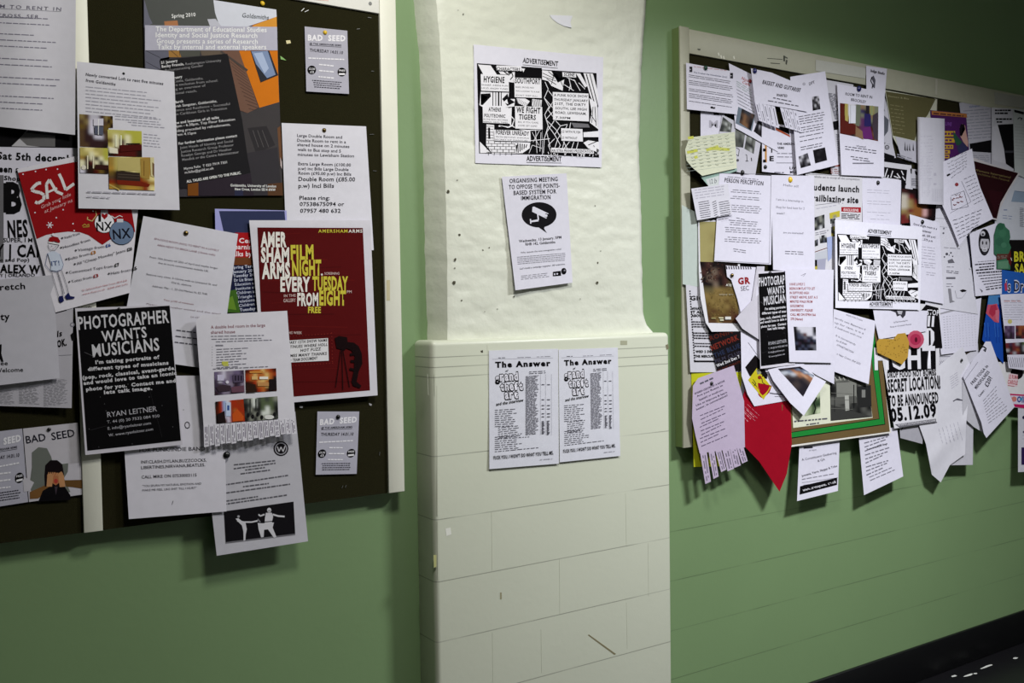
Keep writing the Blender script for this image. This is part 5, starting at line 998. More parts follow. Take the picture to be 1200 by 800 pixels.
for t, a, b in (('tenants of the 2 rooms', (380, 262), (482, 300)), ('terrific new Basement fl', (308, 282), (500, 358)), ('up for rent, it is a', (310, 312), (490, 382)), ('6 bedroom with nice', (312, 340), (476, 406)), ('It is conveniently', (316, 392), (440, 452)), ('for all shops', (320, 424), (384, 448)), ('0790870001034', (322, 452), (426, 500)), ('t. Near Crown (Ref £25)', (322, 508), (470, 572))): s.text(t, a, b, 11, (112, 110, 122), .0)
s.done()

# newspaper page, plain sheets
s = sh('notice', [(1010, 206), (1056, 211), (1056.5, 272), (1011, 266)], 40, 'white typed sheet with a black pin, right of the newspaper page'); z(s, 1010, 180, 8)
for y in (345, 368, 448, 474, 552): s.gk((50, y - 6), (290, y + 4), 1, (0, 0), 4, G3, .1, word=(4, 12))
s.gk((140, 576), (210, 580), 1, (0, 0), 4, G3, .1); s.gk((80, 612), (285, 618), 1, (0, 0), 4, G3, .1); s.done()
s = sh('newspaper_page', [(944, 202), (1010.5, 208), (1010, 330), (944, 325)], 42, 'newspaper page with a bold launch headline and red label', 'newspaper', (196, 194, 200)); z(s, 920, 190, 5.333)
s.text('New website set to scoop all the competition', (132, 92), (466, 114), 13, (110, 108, 118), .0); s.line((120, 72), (480, 92), 2, (60, 58, 64)); s.text('students launch', (140, 172), (462, 188), 38, (26, 24, 28), .035); s.text('trailblazing site', (152, 240), (458, 256), 38, (26, 24, 28), .035)
s.poly([(352, 280), (474, 282), (474, 314), (352, 308)], (166, 36, 44)); s.text('EXCLUSIVE', (366, 304), (458, 308), 15, (226, 210, 214), .02); s.gk((352, 322), (474, 328), 4, (0, 9), 4.5, (70, 68, 76), .15, word=(3, 10)); s.path([(190, 268), (335, 250), (338, 262)], 2.5, (130, 128, 138)); s.gk((195, 290), (320, 268), 1, (0, 0), 4, G3, 0)
pal = dict(k=(34, 34, 38), g=(96, 98, 96), b=(140, 140, 130), w=(186, 186, 190), y=(198, 184, 60), s=(80, 84, 100))
s.pic([(184, 345), (246, 326), (248, 410), (184, 428)], ['kgbk', 'gkbg', 'bkkg', 'kgwk'], pal); s.pic([(278, 318), (342, 302), (342, 340), (280, 354)], ['yyy', 'yby'], pal); s.pic([(282, 355), (315, 350), (318, 378), (284, 384)], ['kgk', 'gkg'], pal); s.pic([(288, 405), (318, 398), (314, 462), (290, 464)], ['gy', 'kg', 'yk'], pal)
s.gk((190, 442), (275, 424), 2, (0, 12), 4, G2, .1); s.pic([(182, 490), (206, 480), (206, 520), (182, 528)], ['kgs', 'gkk'], pal); s.pic([(216, 462), (258, 450), (262, 500), (220, 506)], ['wkkw', 'gkgk', 'kksk'], pal); s.path([(182, 562), (262, 535)], 4, (110, 50, 44)); s.poly([(182, 570), (262, 545), (264, 606), (182, 615)], (176, 178, 186)); s.poly([(190, 610), (256, 600), (250, 676), (200, 672)], (150, 150, 168)); s.rect(176, 640, 202, 676, (180, 166, 60)); s.rect(184, 610, 200, 650, K); s.poly([(262, 470), (300, 460), (290, 600), (268, 620)], (150, 160, 196)); s.done()
s = sh('notice', [(904, 205), (954, 206), (955, 321), (906, 316)], 47, 'white letter-like sheet with a yellow pin, left of the newspaper page', curl=[('wx', 2, .7, 0)]); z(s, 780, 160, 5.333)
s.text('Hello all!', (736, 308), (830, 318), 14, G2, .0); s.text('I am in a internship in', (692, 398), (860, 412), 14, G2, .0); s.text('Shop for fund hunt for 2', (690, 446), (868, 456), 14, G2, .0); s.text('week??', (694, 484), (744, 486), 12, G2, .01); s.text('are you interested?', (736, 604), (862, 610), 12, G2, .0)
z(s, 920, 190, 5.333); s.gk((0, 556), (126, 562), 2, (0, 14), 4, G1, .1); s.done()
s = photographer([(888, 318), (930, 317), (932, 427), (891, 432)], 56, 'small black photographer poster, white heading, on the right board'); s.done()
s = sh('notice', [(920, 315), (977, 316), (975.5, 425), (925, 424)], 59, 'white two bedroom flat sheet with red capitals and a dark street photo', curl=[('l', 1.5)]); z(s, 920, 320, 5.333)
for i, (t, w) in enumerate((('I HAVE LOVELY 2', 96), ('BEDROOM FLAT TO LET', 158), ('IN DEPTFORD HIGH', 120), ('STREET NXR'.replace('NXR', 'ABOVE') + ', JUST A 5', 172), ('MINUTES WALK FROM', 140), ('GOLDSMITHS', 84), ('UNIVERSITY. PLEASE', 140), ('CALL ME ON 07904 566', 158), ('270 (Naren)', 76))): s.text(t, (28 + i * .8, 76 + i * 27), (28 + i * .8 + w, 76 + i * 28.5 - i * 1.2), 15, (168, 82, 84), .015)
pal = dict(w=(190, 188, 198), k=(20, 18, 24), b=(60, 64, 84), g=(100, 100, 110), r=(90, 50, 44), p=(50, 36, 50))
s.pic([(54, 334), (192, 336), (196, 482), (66, 482)], ['kwwwwwk', 'kgwwwwk', 'kbgrwwg', 'kbbgpbw', 'kkkpbkb', 'bpkkkpk', 'kkbkbgg', 'kbkbkkg'], pal); s.path([(100, 15), (130, 0), (115, 20)], 2, G2); s.done()
advert([(978.5, 257.5), (1081, 266), (1078, 363), (979, 360.5)], 55, 'black and white punk show poster in the middle of the right board').done()

# top row
s = sh('notice', [(960, 92), (1000, 99), (1004, 206), (975, 206)], 38, 'white printed column sheet between the guitarist sheet and the room photo sheet', col=(186, 184, 192)); z(s, 900, 60, 5.333)
s.gk((372, 262), (430, 270), 24, (2, 7), 4, G1, .1, word=(2, 6)); s.poly([(405, 440), (440, 432), (440, 490), (412, 492)], K); s.gk((425, 520), (450, 524), 14, (1, 10), 5, G1, .1); s.rect(390, 706, 450, 720, (150, 70, 50)); s.gk((390, 735), (450, 740), 3, (0, 12), 4, (150, 90, 80), .1); s.done()
s = sh('flyer', [(1015, 77), (1039.5, 80.5), (1034, 150), (1016, 146)], 41, 'narrow white flyer with a small black figure rising over the top rail', curl=[]); z(s, 900, 60, 5.333)
s.text('Indigo Studio', (640, 128), (728, 148), 15, (26, 24, 28), .05); s.poly([(645, 165), (660, 152), (672, 180), (668, 232), (652, 222), (660, 200)], (96, 94, 106)); s.path([(650, 160), (642, 185), (655, 210), (650, 232)], 6, K); s.rect(708, 278, 714, 284, G1); s.done()
s = sh('poster', [(1029, 108), (1044, 112), (1049, 180), (1026, 186)], 37, 'white poster with a grey wedge and a small round emblem, behind the room photo sheet', col=(176, 174, 184), outline=[(1028, 108), (1036, 112), (1043, 135), (1046, 168), (1050, 185), (1028, 186)]); z(s, 900, 60, 5.333)
s.poly([(705, 380), (755, 430), (750, 500), (705, 560)], (92, 94, 104)); s.text('ALL', (706, 374), (732, 374), 12, (60, 58, 64), .02); s.text('NY ...', (706, 580), (760, 580), 10, (60, 58, 64), .02); s.disc(744, 600, 14, (50, 48, 54)); s.disc(744, 600, 9, (176, 174, 184)); s.disc(744, 600, 4, (50, 48, 54)); s.poly([(700, 625), (790, 655), (790, 690), (706, 660)], K); s.done()
s = sh('poster', [(1037, 105.5), (1100, 117), (1094, 186), (1048, 178)], 39, 'olive brown poster with a pale border at the top rail', col=(172, 172, 156), outline=[(1037, 105.5), (1098, 116.5), (1095, 190), (1060, 186), (1046, 160)]); z(s, 1020, 80, 8.89)
s.poly([(160, 240), (680, 320), (600, 480), (500, 620), (460, 752), (235, 700), (200, 480)], (92, 88, 58)); s.text('Shanaco & Bits', (180, 296), (400, 326), 18, (150, 144, 110), .01)
for i in range(8): s.gk((205 + i * 4, 380 + i * 40), (345 + i * 3, 402 + i * 40), 1, (0, 0), 9, (124, 118, 86), .1)
z(s, 1030, 60, 4.706); s.poly([(90, 470), (215, 500), (215, 620), (120, 580)], (168, 166, 176)); 
for x in (140, 152, 165, 185): s.poly([(x, 545), (x + 4, 495 + (x % 7) * 3), (x + 9, 552)], (50, 48, 54))
s.gk((100, 568), (200, 600), 2, (0, 12), 6, G2, .1); s.done()
s = sh('notice', [(981, 98), (1036, 108), (1036, 207), (986, 205)], 46, 'white room to rent sheet with a tall colour photo of a bright room', curl=[('b', 3)]); z(s, 900, 60, 5.333)
s.text('ROOM TO RENT IN', (484, 274), (650, 296), 17, (70, 68, 78), .015); s.text('BROCKLEY', (518, 310), (612, 326), 17, (70, 68, 78), .015)
pal = dict(y=(176, 160, 90), w=(200, 198, 206), r=(84, 32, 28), k=(40, 36, 40), g=(130, 132, 110), b=(50, 46, 92), p=(96, 50, 96), t=(150, 120, 90), m=(110, 60, 50))
s.pic([(450, 324), (690, 345), (688, 562), (450, 514)], ['mywwgtgyg', 'kywwgbkyg', 'rywwkgbtk', 'rrykgpbgk', 'rrrtgpbkg', 'rrrtrpprk', 'rmrttpprt', 'rrrktprrm'], pal); s.poly([(452, 326), (480, 328), (478, 420), (548, 460), (546, 520), (450, 512)], (92, 34, 28)); s.poly([(480, 330), (500, 330), (500, 440), (482, 432)], (186, 170, 96)); s.rect(506, 340, 548, 450, (206, 206, 216)); s.rect(514, 336, 518, 450, (170, 170, 176)); s.poly([(552, 332), (580, 335), (570, 470), (548, 462)], (112, 118, 100)); s.rect(612, 340, 634, 392, (44, 38, 44)); s.poly([(604, 390), (642, 392), (645, 470), (602, 468)], (46, 40, 96)); s.poly([(596, 480), (640, 470), (656, 550), (600, 548), (586, 520)], (104, 44, 110)); s.poly([(656, 400), (688, 380), (688, 556), (664, 550), (652, 470)], (70, 60, 70)); s.rect(640, 340, 656, 400, (150, 156, 110)); s.poly([(548, 470), (590, 500), (596, 552), (548, 530)], (140, 112, 84))
s.text('Wanted', (552, 596), (610, 602), 10, G1); s.gk((480, 594), (680, 622), 2, (0, 16), 4.5, G1, .05, center=True, word=(2, 6)); s.gk((510, 656), (640, 674), 2, (10, 16), 4.5, G1, .3, center=True); s.rect(530, 696, 660, 703, (130, 128, 140)); s.done()
s = sh('notice', [(926, 90), (967, 83.5), (982.5, 193), (934, 205)], 49, 'white sheet with a band photo above and two dark photos below', curl=[('b', 2)]); z(s, 900, 60, 5.333)
s.text('DPT', (258, 214), (296, 200), 18, G1, .02, .2); s.disc(225, 205, 10, G3); pal = dict(w=(176, 174, 182), k=(24, 22, 26), g=(84, 82, 90))
s.pic([(275, 285), (318, 278), (328, 362), (280, 372)], ['wkgw', 'kgwk', 'gkkw', 'kwkg', 'kkgk'], pal)
for y, n in ((395, 4), (465, 3), (520, 1), (548, 1), (585, 2)): s.gk((185 + (y - 395) * .1, y + 16), (352, y - 14), n, (3, 15), 4.5, (100, 98, 108), .12, word=(3, 9))
s.pic([(192, 658), (248, 635), (268, 712), (206, 730)], ['gwgg', 'wgkg', 'gkgw', 'kkgk'], pal); s.pic([(282, 618), (356, 600), (370, 680), (296, 700)], ['kkgk', 'kgkk', 'kkkk', 'kgkk'], dict(pal, g=(44, 42, 46))); s.text('site', (295, 748), (320, 742), 8, K, .02); s.done()
s = sh('notice', [(880, 80), (929, 89), (946, 131), (884, 118)], 53, 'white bassist and guitarist wanted sheet with tear-off tabs', outline=[(880, 80), (904, 85), (930, 96), (946.5, 131), (884.5, 120)], curl=[('r', 1)]); z(s, 900, 60, 5.333)
z(s, 780, 20, 5.333); s.text('BASSIST AND GUITARIST', (604, 416), (842, 470), 24, (44, 42, 52), .025, .1); s.text('WANTED', (692, 494), (760, 500), 15, (60, 58, 68), .03); s.gk((672, 504), (800, 530), 1, (0, 0), 6, (90, 88, 98), 0); s.gk((640, 522), (830, 556), 1, (0, 0), 6, (90, 88, 98), 0); s.done()
for i, (x0, y0, x1, y1, x2, y2, x3, y3) in enumerate(((884.5, 120, 889, 121, 894, 143, 889.5, 141), (889.3, 121, 893.6, 122, 899, 145, 894.4, 143.2), (894, 122, 898.5, 123, 904, 147, 899.4, 145.2), (898.8, 123, 903.2, 124, 908.5, 148.5, 904.4, 147.3), (903.6, 124, 908, 125, 913.2, 150, 909, 149), (914, 126, 918.4, 127, 925, 150.5, 920.5, 149.2), (918.8, 127, 923.4, 128, 930.5, 152, 925.5, 151), (923.8, 128, 928.4, 129, 935, 153.5, 931, 152.5), (928.8, 129, 934, 130, 939.5, 155, 935.5, 154))):
    q = [(x0, y0 - .3), (x1, y1 - .3), (x2, y2), (x3, y3)]; s.tab(q, .3 * (i % 2) + .2, rows=10, cols=(0, .35, .6, 1), inkc=(140, 138, 150))
scrap([(956, 70), (1000, 77), (1015, 80), (1014, 92), (956, 83)], 38.5, (176, 176, 168), 'torn white paper strip left on the right top rail')
scrap([(1165, 108), (1201, 113.5), (1201, 127), (1166, 122)], 38.5, (150, 150, 142), 'pale paper strip on the top rail at the right edge')
scrap([(1096, 92), (1098.6, 92.4), (1098.2, 111), (1096, 110.5)], 38.2, (176, 174, 160), 'thin vertical strip of pale tape on the right top rail')
scrap([(1095, 115), (1098.5, 116), (1098, 131), (1095, 129)], 36, (150, 146, 130), 'short cream tape end on the felt below the tape strip')
s = sh('flyer', [(1090, 129), (1132, 133), (1136, 180), (1094, 192)], 40, 'purple and yellow flyer with a dark haired figure', col=(74, 32, 88)); z(s, 1030, 60, 4.706)
s.poly([(290, 328), (484, 345), (486, 366), (292, 350)], (170, 110, 60)); s.gk((300, 342), (470, 358), 1, (0, 0), 8, (90, 50, 50), .1)
for x, y, w, h in ((360, 440, 60, 30), (362, 478, 56, 26), (360, 516, 50, 22), (362, 545, 30, 20), (362, 570, 26, 20)): s.rect(x, y, x + w, y + h, (190, 150, 50)); s.gk((x + 3, y + h * .5), (x + w - 3, y + h * .5), 1, (0, 0), h * .4, (90, 40, 90), .1, word=(1.5, 4))
s.poly([(445, 420), (460, 400), (475, 410), (480, 440), (492, 500), (490, 530), (465, 500), (450, 470)], (190, 150, 140)); s.poly([(444, 425), (452, 402), (470, 402), (476, 430), (462, 420), (455, 470), (446, 462)], (26, 18, 26)); s.poly([(410, 440), (440, 480), (470, 510), (430, 520), (412, 480)], (40, 80, 60)); s.poly([(460, 500), (490, 528), (486, 560), (440, 560), (430, 530)], (50, 50, 84)); s.text('LIVE', (366, 408), (400, 412), 18, (120, 70, 150), .03); s.done()
s = sh('notice', [(1124, 120.5), (1166, 114.5), (1165, 196), (1134, 196)], 36, 'grey sheet of printed lines near the top rail, right of the purple flyer', col=(160, 158, 168)); z(s, 1030, 60, 4.706)
s.text('Bellingham', (500, 312), (560, 304), 10, (110, 124, 160), .01); s.gk((465, 330), (618, 318), 10, (2, 17), 4, G2, .12, word=(4, 12)); s.poly([(500, 510), (625, 488), (628, 560), (505, 552)], K); s.gk((515, 575), (620, 575), 4, (0, 10), 3, G2, .1); s.done()
s = sh('poster', [(1162, 126), (1187.5, 127.5), (1188, 200), (1162, 197)], 40, 'black and white poster with a black curved shape near the top rail', col=(172, 170, 178)); z(s, 1030, 60, 4.706)
for i, (w, x) in enumerate(((88, 640), (76, 640), (60, 0), (88, 645), (30, 650))):
    if x: s.gk((x, 326 + i * 16), (x + w, 326 + i * 16), 1, (0, 0), 9, (26, 24, 28), 0, word=(1.5, 5), gap=.5)
s.poly([(655, 405), (742, 400), (745, 650), (700, 620), (690, 540)], K); s.poly([(690, 548), (742, 548), (742, 560), (695, 560)], (60, 60, 66)); s.poly([(625, 420), (655, 405), (690, 540), (700, 622), (628, 600)], (180, 178, 186)); s.done()
s = sh('notice', [(1187, 127), (1216, 130), (1216, 214), (1189, 204)], 42, 'pale sheet with a small black bird, cut by the right edge of view', col=(164, 168, 168)); z(s, 1030, 60, 4.706)
s.path([(765, 375), (775, 366), (790, 370), (782, 380)], 5, K); s.gk((750, 400), (830, 408), 12, (0, 17), 3, (150, 152, 152), .1, word=(6, 14)); s.poly([(745, 322), (800, 335), (800, 350), (748, 336)], K); s.done()
s = sh('notice', [(1168, 204), (1216, 204), (1216, 290), (1165, 282)], 38, 'white sheets with a pale blue heading right of the maroon poster', col=(178, 180, 188)); z(s, 1120, 170, 8)
s.poly([(550, 425), (700, 450), (700, 540), (520, 530)], (140, 156, 176)); s.line((560, 430), (700, 445), 4, (70, 90, 120)); s.rect(450, 602, 482, 612, (130, 140, 170)); s.gk((440, 658), (530, 668), 2, (0, 24), 6, (130, 140, 170), 0); s.gk((600, 590), (640, 594), 14, (0, 13), 5, G1, .1); s.done()
s = sh('poster', [(1137, 184), (1195, 203), (1170, 258), (1158, 256)], 44, 'dark maroon poster curled to a point with gold lines of text', col=(176, 170, 172), curl=[('tr', 6)], outline=[(1136, 183), (1161, 192), (1195.5, 203), (1181, 226), (1172, 245), (1168.5, 258), (1160, 256), (1146, 225), (1139, 200)]); z(s, 1120, 170, 8)
s.poly([(146, 142), (586, 262), (500, 400), (420, 540), (384, 688), (350, 680), (200, 400), (160, 240)], (40, 14, 18)); s.text('Womens International', (175, 240), (512, 312), 20, (130, 116, 74), .0); s.text('Lunchtime Film Festival', (180, 270), (500, 342), 20, (110, 96, 60), .0); s.poly([(300, 420), (440, 440), (400, 600), (360, 620)], (48, 16, 22)); s.done()
s = sh('notice', [(1103, 188), (1139, 173), (1164, 256), (1122, 286)], 50, 'white handwritten poster sheet curled diagonally, red doodle in its middle', curl=[('tl', 3), ('br', 4)], outline=[(1104, 190), (1139, 174), (1143, 200), (1149, 220), (1164, 256), (1140, 268), (1124, 288), (1114, 262), (1104, 240)]); z(s, 1050, 180, 5.333)
def scr(x0, y0, x1, y1, n, amp, c, w=2.2):
    dx, dy = x1 - x0, y1 - y0; L = math.hypot(dx, dy); pts = [(x0 + dx * i / n + s.rnd.uniform(-1, 1) * amp * -dy / L, y0 + dy * i / n + s.rnd.uniform(-1, 1) * amp * dx / L) for i in range(n + 1)]
    for a in range(0, n, 4): s.path(pts[a:a + 4], w, c)
for i in range(6): scr(315 + i * 6, 40 + i * 22, 440, -10 + i * 18, 22, 6, G1)
s.poly([(316, 132), (336, 122), (340, 132), (322, 142)], K); s.disc(380, 192, 11, (150, 60, 66)); s.path([(345, 262), (425, 232), (452, 330), (350, 350), (342, 270)], 2, G1)
scr(350, 290, 420, 262, 12, 9, (130, 70, 70), 4); scr(358, 318, 425, 296, 12, 8, (120, 40, 44), 5); scr(372, 262, 410, 250, 8, 6, (110, 90, 90), 3)
for i in range(8): scr(425 + i * 9, 160 + i * 22, 490 + i * 8, 132 + i * 22, 10, 3, G1, 2.6)
s.path([(410, 170), (470, 300), (340, 370)], 1.6, G2)
for i in range(6): scr(355 + i * 8, 420 + i * 22, 545 - i * 6, 345 + i * 24, 20, 4, (90, 88, 98), 2.6)
s.done()
s = sh('notice', [(1075, 137), (1107, 139), (1107, 240), (1076, 238.5)], 47, 'white sheet rolled outwards like a tube, below the olive poster', col=(186, 184, 194), curl=[('cyl', 16)], step=2.5); z(s, 1030, 60, 4.706)
s.gk((230, 470), (300, 468), 14, (0, 18), 3, G3, .1, word=(5, 12))
z(s, 1010, 180, 8); s.rect(676, 180, 698, 206, G3); s.rect(674, 276, 700, 292, G3)
for i in range(7): s.line((662 + i * 15, 330), (664 + i * 15, 450), 2.5, G3)
s.gk((560, 30), (650, 30), 24, (0, 16), 2.5, G3, .1, word=(4, 9)); s.done()
s = sh('poster', [(1136, 273), (1168, 261), (1178, 344), (1143, 347)], 46, 'white sheet with a black and white oval face', curl=[('b', 2)]); z(s, 1080, 250, 7.27)
s.disc(535, 245, 50, (26, 24, 28), ry=114, n=26); s.disc(538, 262, 40, (170, 168, 176), ry=70, n=22); s.disc(522, 172, 20, (186, 184, 192), ry=22); s.disc(522, 178, 11, (60, 58, 64), ry=10); s.poly([(495, 190), (580, 195), (570, 218), (500, 215)], (26, 24, 28))
s.disc(520, 250, 7, (70, 68, 74), ry=16); s.disc(552, 252, 7, (70, 68, 74), ry=16); s.poly([(500, 300), (575, 300), (555, 345), (530, 350)], (50, 48, 54)); s.disc(538, 305, 24, (186, 184, 192), ry=22); s.path([(524, 312), (550, 312)], 5, (60, 58, 64)); s.path([(530, 290), (544, 290)], 4, (110, 108, 114))
for i, (x0, x1, h, c) in enumerate(((480, 625, 5, G2), (455, 622, 10, (60, 58, 68)), (490, 622, 10, (60, 58, 68)), (462, 632, 12, (50, 48, 58)), (470, 692, 12, (70, 68, 78)), (485, 695, 7, (80, 78, 88)), (500, 695, 7, (80, 78, 88)), (515, 695, 7, (80, 78, 88)), (530, 690, 7, (80, 78, 88)), (545, 690, 7, (80, 78, 88)))): s.gk((x0, 412 + i * 24), (x1, 400 + i * 23), 1, (0, 0), h, c, .03, word=(1.5, 5), gap=.6)
s.gk((550, 648), (680, 630), 1, (0, 0), 9, (50, 48, 58), 0, word=(2, 5)); s.poly([(495, 640), (522, 658), (515, 675), (508, 660)], (110, 108, 118)); s.done()
s = sh('poster', [(1166, 262), (1186, 262), (1184, 318), (1168, 318)], 50, 'green tree-shaped paper cut-out beside the oval face sheet', col=(60, 110, 84), outline=[(1168, 264), (1172, 261), (1177, 262), (1178.5, 266), (1183, 270), (1184, 278), (1182.5, 284), (1185, 290), (1182, 297), (1178, 299), (1184, 312), (1184, 316), (1168, 315), (1168, 300), (1165, 297), (1165, 275)]); z(s, 1080, 250, 7.27)
s.disc(672, 110, 30, (50, 96, 72)); s.disc(690, 170, 32, (66, 118, 90)); s.disc(665, 240, 34, (54, 100, 78)); s.disc(700, 270, 24, (72, 122, 96)); s.poly([(640, 345), (740, 345), (740, 380), (640, 400)], (96, 50, 44)); s.gk((645, 365), (735, 362), 2, (0, 14), 4, (140, 150, 140), .1); s.poly([(650, 410), (740, 400), (740, 470), (650, 470)], (96, 140, 112)); s.done()
s = sh('poster', [(1180, 281), (1216, 281), (1216, 330), (1182, 325)], 46, 'black poster with yellow capitals at the right edge of view', col=(22, 20, 20)); z(s, 1050, 180, 5.333)
s.text('BRIT', (738, 672), (856, 672), 58, (206, 200, 50), .04); s.text('SALE', (742, 748), (860, 748), 58, (206, 200, 50), .04); s.poly([(680, 640), (715, 590), (722, 680), (712, 720)], (90, 30, 30)); s.line((718, 650), (724, 668), 4, (200, 198, 190)); s.gk((770, 768), (810, 768), 1, (0, 0), 5, (206, 200, 50), 0); s.done()
s = sh('poster', [(1174, 316), (1216, 322), (1216, 350), (1174, 348)], 48, 'bright blue poster with white-edged letters below the yellow capitals', col=(38, 92, 176)); z(s, 1050, 310, 5.333)
s.text("'s Dr", (684, 168), (800, 168), 66, (206, 206, 220), .07); s.text("'s Dr", (687, 166), (797, 166), 62, (40, 40, 60), .02); s.poly([(678, 120), (692, 108), (696, 160), (682, 165)], (190, 60, 90)); s.done()
s = sh('poster', [(1159, 344), (1176, 344), (1176, 426), (1151, 400)], 44, 'blue poster with a pink flower between white sheets', col=(30, 78, 172), outline=[(1159, 344), (1173, 344), (1176, 426), (1163, 412), (1151, 398), (1155, 370)]); z(s, 1080, 350, 8.89)
s.poly([(700, -40), (815, -40), (812, 60), (690, 60)], (74, 130, 186)); s.poly([(690, 60), (735, 60), (785, 50), (810, 130), (805, 250), (760, 240), (710, 190), (670, 150)], (196, 84, 104)); s.poly([(720, 70), (775, 60), (790, 130), (740, 190), (700, 150)], (176, 50, 76)); s.poly([(770, 120), (806, 110), (806, 245), (770, 210)], (206, 110, 130))
for x in (655, 690, 760, 790): s.line((x, 250), (x + 12, 400), 9, (50, 104, 196)); s.line((x + 14, 290), (x + 22, 460), 6, (24, 60, 150))
s.done()
s = sh('notice', [(1108, 470), (1141, 470), (1140, 544.5), (1110, 545)], 36, 'plain white sheet hanging behind the crumpled sheet', col=(186, 184, 192), curl=[('b', 5)]); z(s, 1040, 420, 5); s.path([(360, 370), (400, 350), (450, 345)], 1.6, G2); s.gk((410, 385), (430, 385), 2, (0, 8), 3, G2, 0); s.disc(442, 508, 3, K); s.done()
s = sh('notice', [(1090, 425), (1135, 400), (1135, 520), (1098, 568)], 42, 'large crumpled white sheet hanging to a folded point below the board', curl=[('br', 9), ('fold', 4, .72, .12), ('foldx', 3, .5, .3)], outline=[(1098, 430), (1128, 406), (1138, 430), (1132, 500), (1131, 532), (1113, 545), (1102.5, 565), (1092, 556), (1085, 520), (1077, 498), (1080, 480)], col=(204, 202, 210)); z(s, 1040, 420, 5)
s.gk((365, 110), (410, 80), 6, (2, 13), 3, G3, .1, word=(4, 9)); s.path([(385, 250), (410, 235), (440, 245), (400, 240)], 6, G1); s.gk((300, 410), (330, 520), 6, (22, -8), 2.5, G3, .15, word=(2, 6)); s.done()
s = sh('notice', [(1126, 445), (1160, 465), (1155, 505), (1128, 490)], 45, 'white folded corner showing left of the yoga sheet', col=(184, 182, 190), outline=[(1128, 445), (1150, 470), (1154, 508), (1141, 500), (1128, 488)]); s.done()
s = sh('notice', [(1128, 430), (1161, 397), (1189, 476.5), (1154, 512.5)], 50, 'white FREE YOGA sheet tilted steeply near the right edge of view', curl=[('bl', 9), ('b', 3)], outline=[(1128.5, 441), (1141, 420), (1148, 412), (1155, 400), (1161, 400), (1189, 476.5), (1156, 513), (1153, 508), (1150, 495), (1136, 460)]); z(s, 1040, 420, 5)
for t, a, b, h in (('FREE YOGA in', (498, 155), (592, 45), 17), ('MINDFULNESS', (522, 180), (600, 80), 18), ('£20?', (588, 168), (615, 112), 24), ('Contact -', (540, 226), (575, 182), 12)): s.text(t, a, b, h, (60, 58, 68), .025)
for i in range(9): s.gk((560 + i * 4, 250 + i * 16), (640 + i * 8 + (i > 4) * 10, 160 + i * 16), 1, (0, 0), 3.5, G2, .15, word=(2, 7))
s.path([(450, 130), (530, 20)], 2, G1); s.path([(545, -60), (560, -72), (578, -60), (572, -40)], 7, K); s.disc(568, -50, 6, G1); s.done()
s = sh('flyer', [(1180, 424), (1216, 424), (1216, 480), (1184, 477)], 40, 'white card with red lettering and a pink band at the right edge', col=(206, 204, 206), outline=[(1166, 424), (1216, 424), (1216, 480), (1188, 477), (1181, 462), (1165, 440)]); z(s, 1140, 400, 8.89)
s.disc(460, 330, 65, (24, 20, 22)); s.poly([(380, 330), (470, 345), (465, 470), (360, 455)], (214, 190, 196)); s.text('LE RUMA', (375, 385), (470, 392), 40, (190, 80, 90), .03); s.text('CAROLE', (362, 440), (466, 452), 42, (190, 80, 90), .03); s.gk((365, 458), (455, 470), 1, (0, 0), 6, (190, 80, 90), .1)
s.poly([(355, 540), (640, 560), (640, 710), (430, 680)], (196, 30, 96)); s.poly([(395, 560), (640, 575), (640, 665), (425, 650)], (196, 190, 206)); s.disc(430, 600, 28, (214, 130, 120)); s.text('Olly', (460, 630), (570, 634), 56, (70, 80, 150), .06); s.disc(505, 600, 16, (80, 150, 190)); s.done()
s = sh('notice', [(1172, 345), (1216, 343), (1216, 436), (1182, 431)], 54, 'white tear-off sheet with four small photos at the right edge of view', curl=[('l', 3)]); z(s, 1050, 310, 5.333)
s.gk((675, 222), (800, 222), 9, (0, 15), 3, G3, .12, word=(4, 12)); s.disc(712, 355, 14, (206, 196, 120)); s.gk((675, 228), (790, 228), 1, (0, 0), 4, (200, 130, 120), .1)
pal = dict(a=(70, 50, 76), b=(110, 90, 120), c=(150, 84, 50), d=(44, 36, 40), e=(110, 44, 48), f=(90, 110, 70), g=(150, 150, 156))
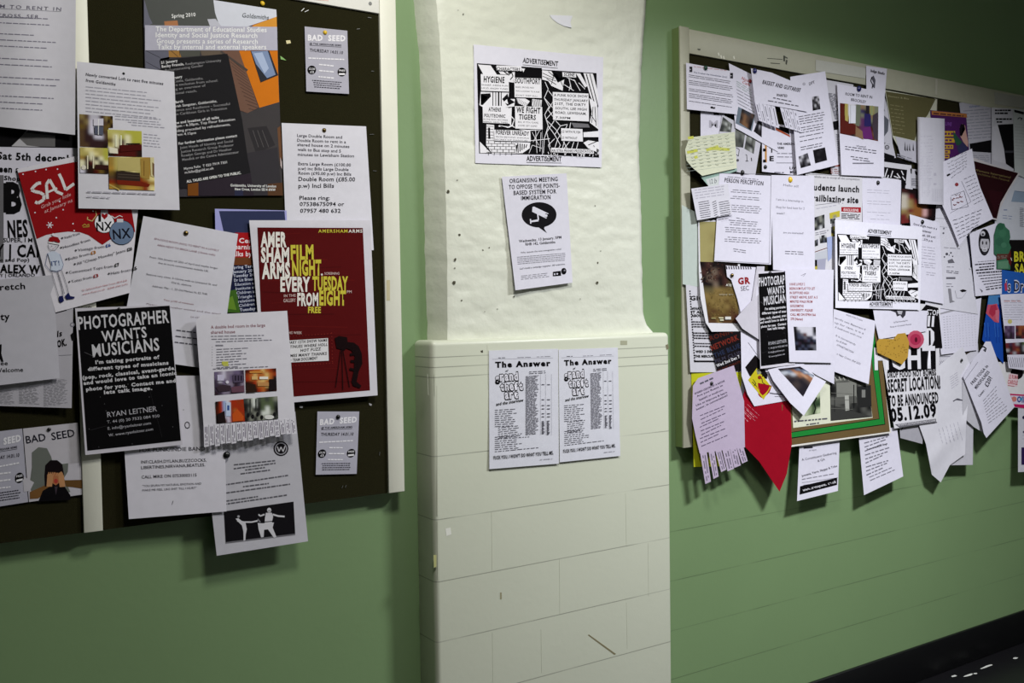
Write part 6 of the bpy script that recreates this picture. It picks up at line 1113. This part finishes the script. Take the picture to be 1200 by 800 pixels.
s.pic([(678, 382), (742, 382), (742, 464), (680, 464)], ['abab', 'baab', 'abda', 'dada'], pal); s.pic([(748, 380), (860, 380), (860, 462), (748, 462)], ['ecccec', 'dcecdc', 'ecdcdd', 'ddeded'], pal); s.pic([(684, 490), (860, 480), (860, 558), (692, 562)], ['eaegdfdf', 'edeedgfd', 'gdecdgdf', 'degeddgd'], pal)
for i in range(9): s.line((700 + i * 14, 575 + i), (720 + i * 12, 640), 2, G2)
s.done()
s = sh('notice', [(1193, 478), (1216, 480), (1216, 552), (1193, 553)], 46, 'white sheet with purple blocks cut by the right edge, lowest there', col=(190, 188, 196), curl=[('b', 7)]); z(s, 1040, 420, 5)
s.disc(800, 345, 10, (40, 34, 70)); s.rect(785, 520, 850, 622, (46, 30, 80)); s.disc(800, 430, 7, (90, 80, 110)); s.gk((790, 450), (850, 450), 2, (0, 20), 3, G3, 0); s.done()

pin(827, 79.5, 47, M_greenp, 'green pin at the top edge of the sheet with dog emblems', 2.2)
pin(879, 95, 42, M_redp, 'dark red pin beside the tilted logo sheet', 1.8)
pin(884.5, 83, 55, M_bluep, 'navy pin at the corner of the bassist and guitarist sheet', 2.4)
pin(1006.5, 104, 48, M_bluep, 'navy pin at the top of the tall room photo sheet', 2.4)
pin(870, 202.3, 50, M_blackp, 'black pin at the top of the PERSON PERCEPTION sheet', 2.4)
pin(897, 195.5, 40, M_blackp, 'black pin under the vertical capitals poster lettering', 1.8)
pin(926, 210.5, 49, M_yel, 'yellow pin in the letter-like sheet left of the newspaper', 2.6)
pin(1029, 214, 42, M_blackp, 'black pin in the typed sheet right of the newspaper', 1.8)
pin(1081, 260, 48, M_blackp, 'black pin at the top of the white single room sheet', 1.7)
pin(858, 322.5, 53, M_brass, 'brass pin at the torn corner of the GR poster', 1.9)
pin(834, 449, 50, M_blackp, 'black pin at the top of the lilac tear-off notice', 1.8)
pin(902.5, 319.8, 58, M_blackp, 'black pin at the top of the small black photographer poster', 1.7)
pin(1127, 422, 47, M_blackp, 'tiny black pin in the crumpled sheet left of the yoga sheet', 1.2)
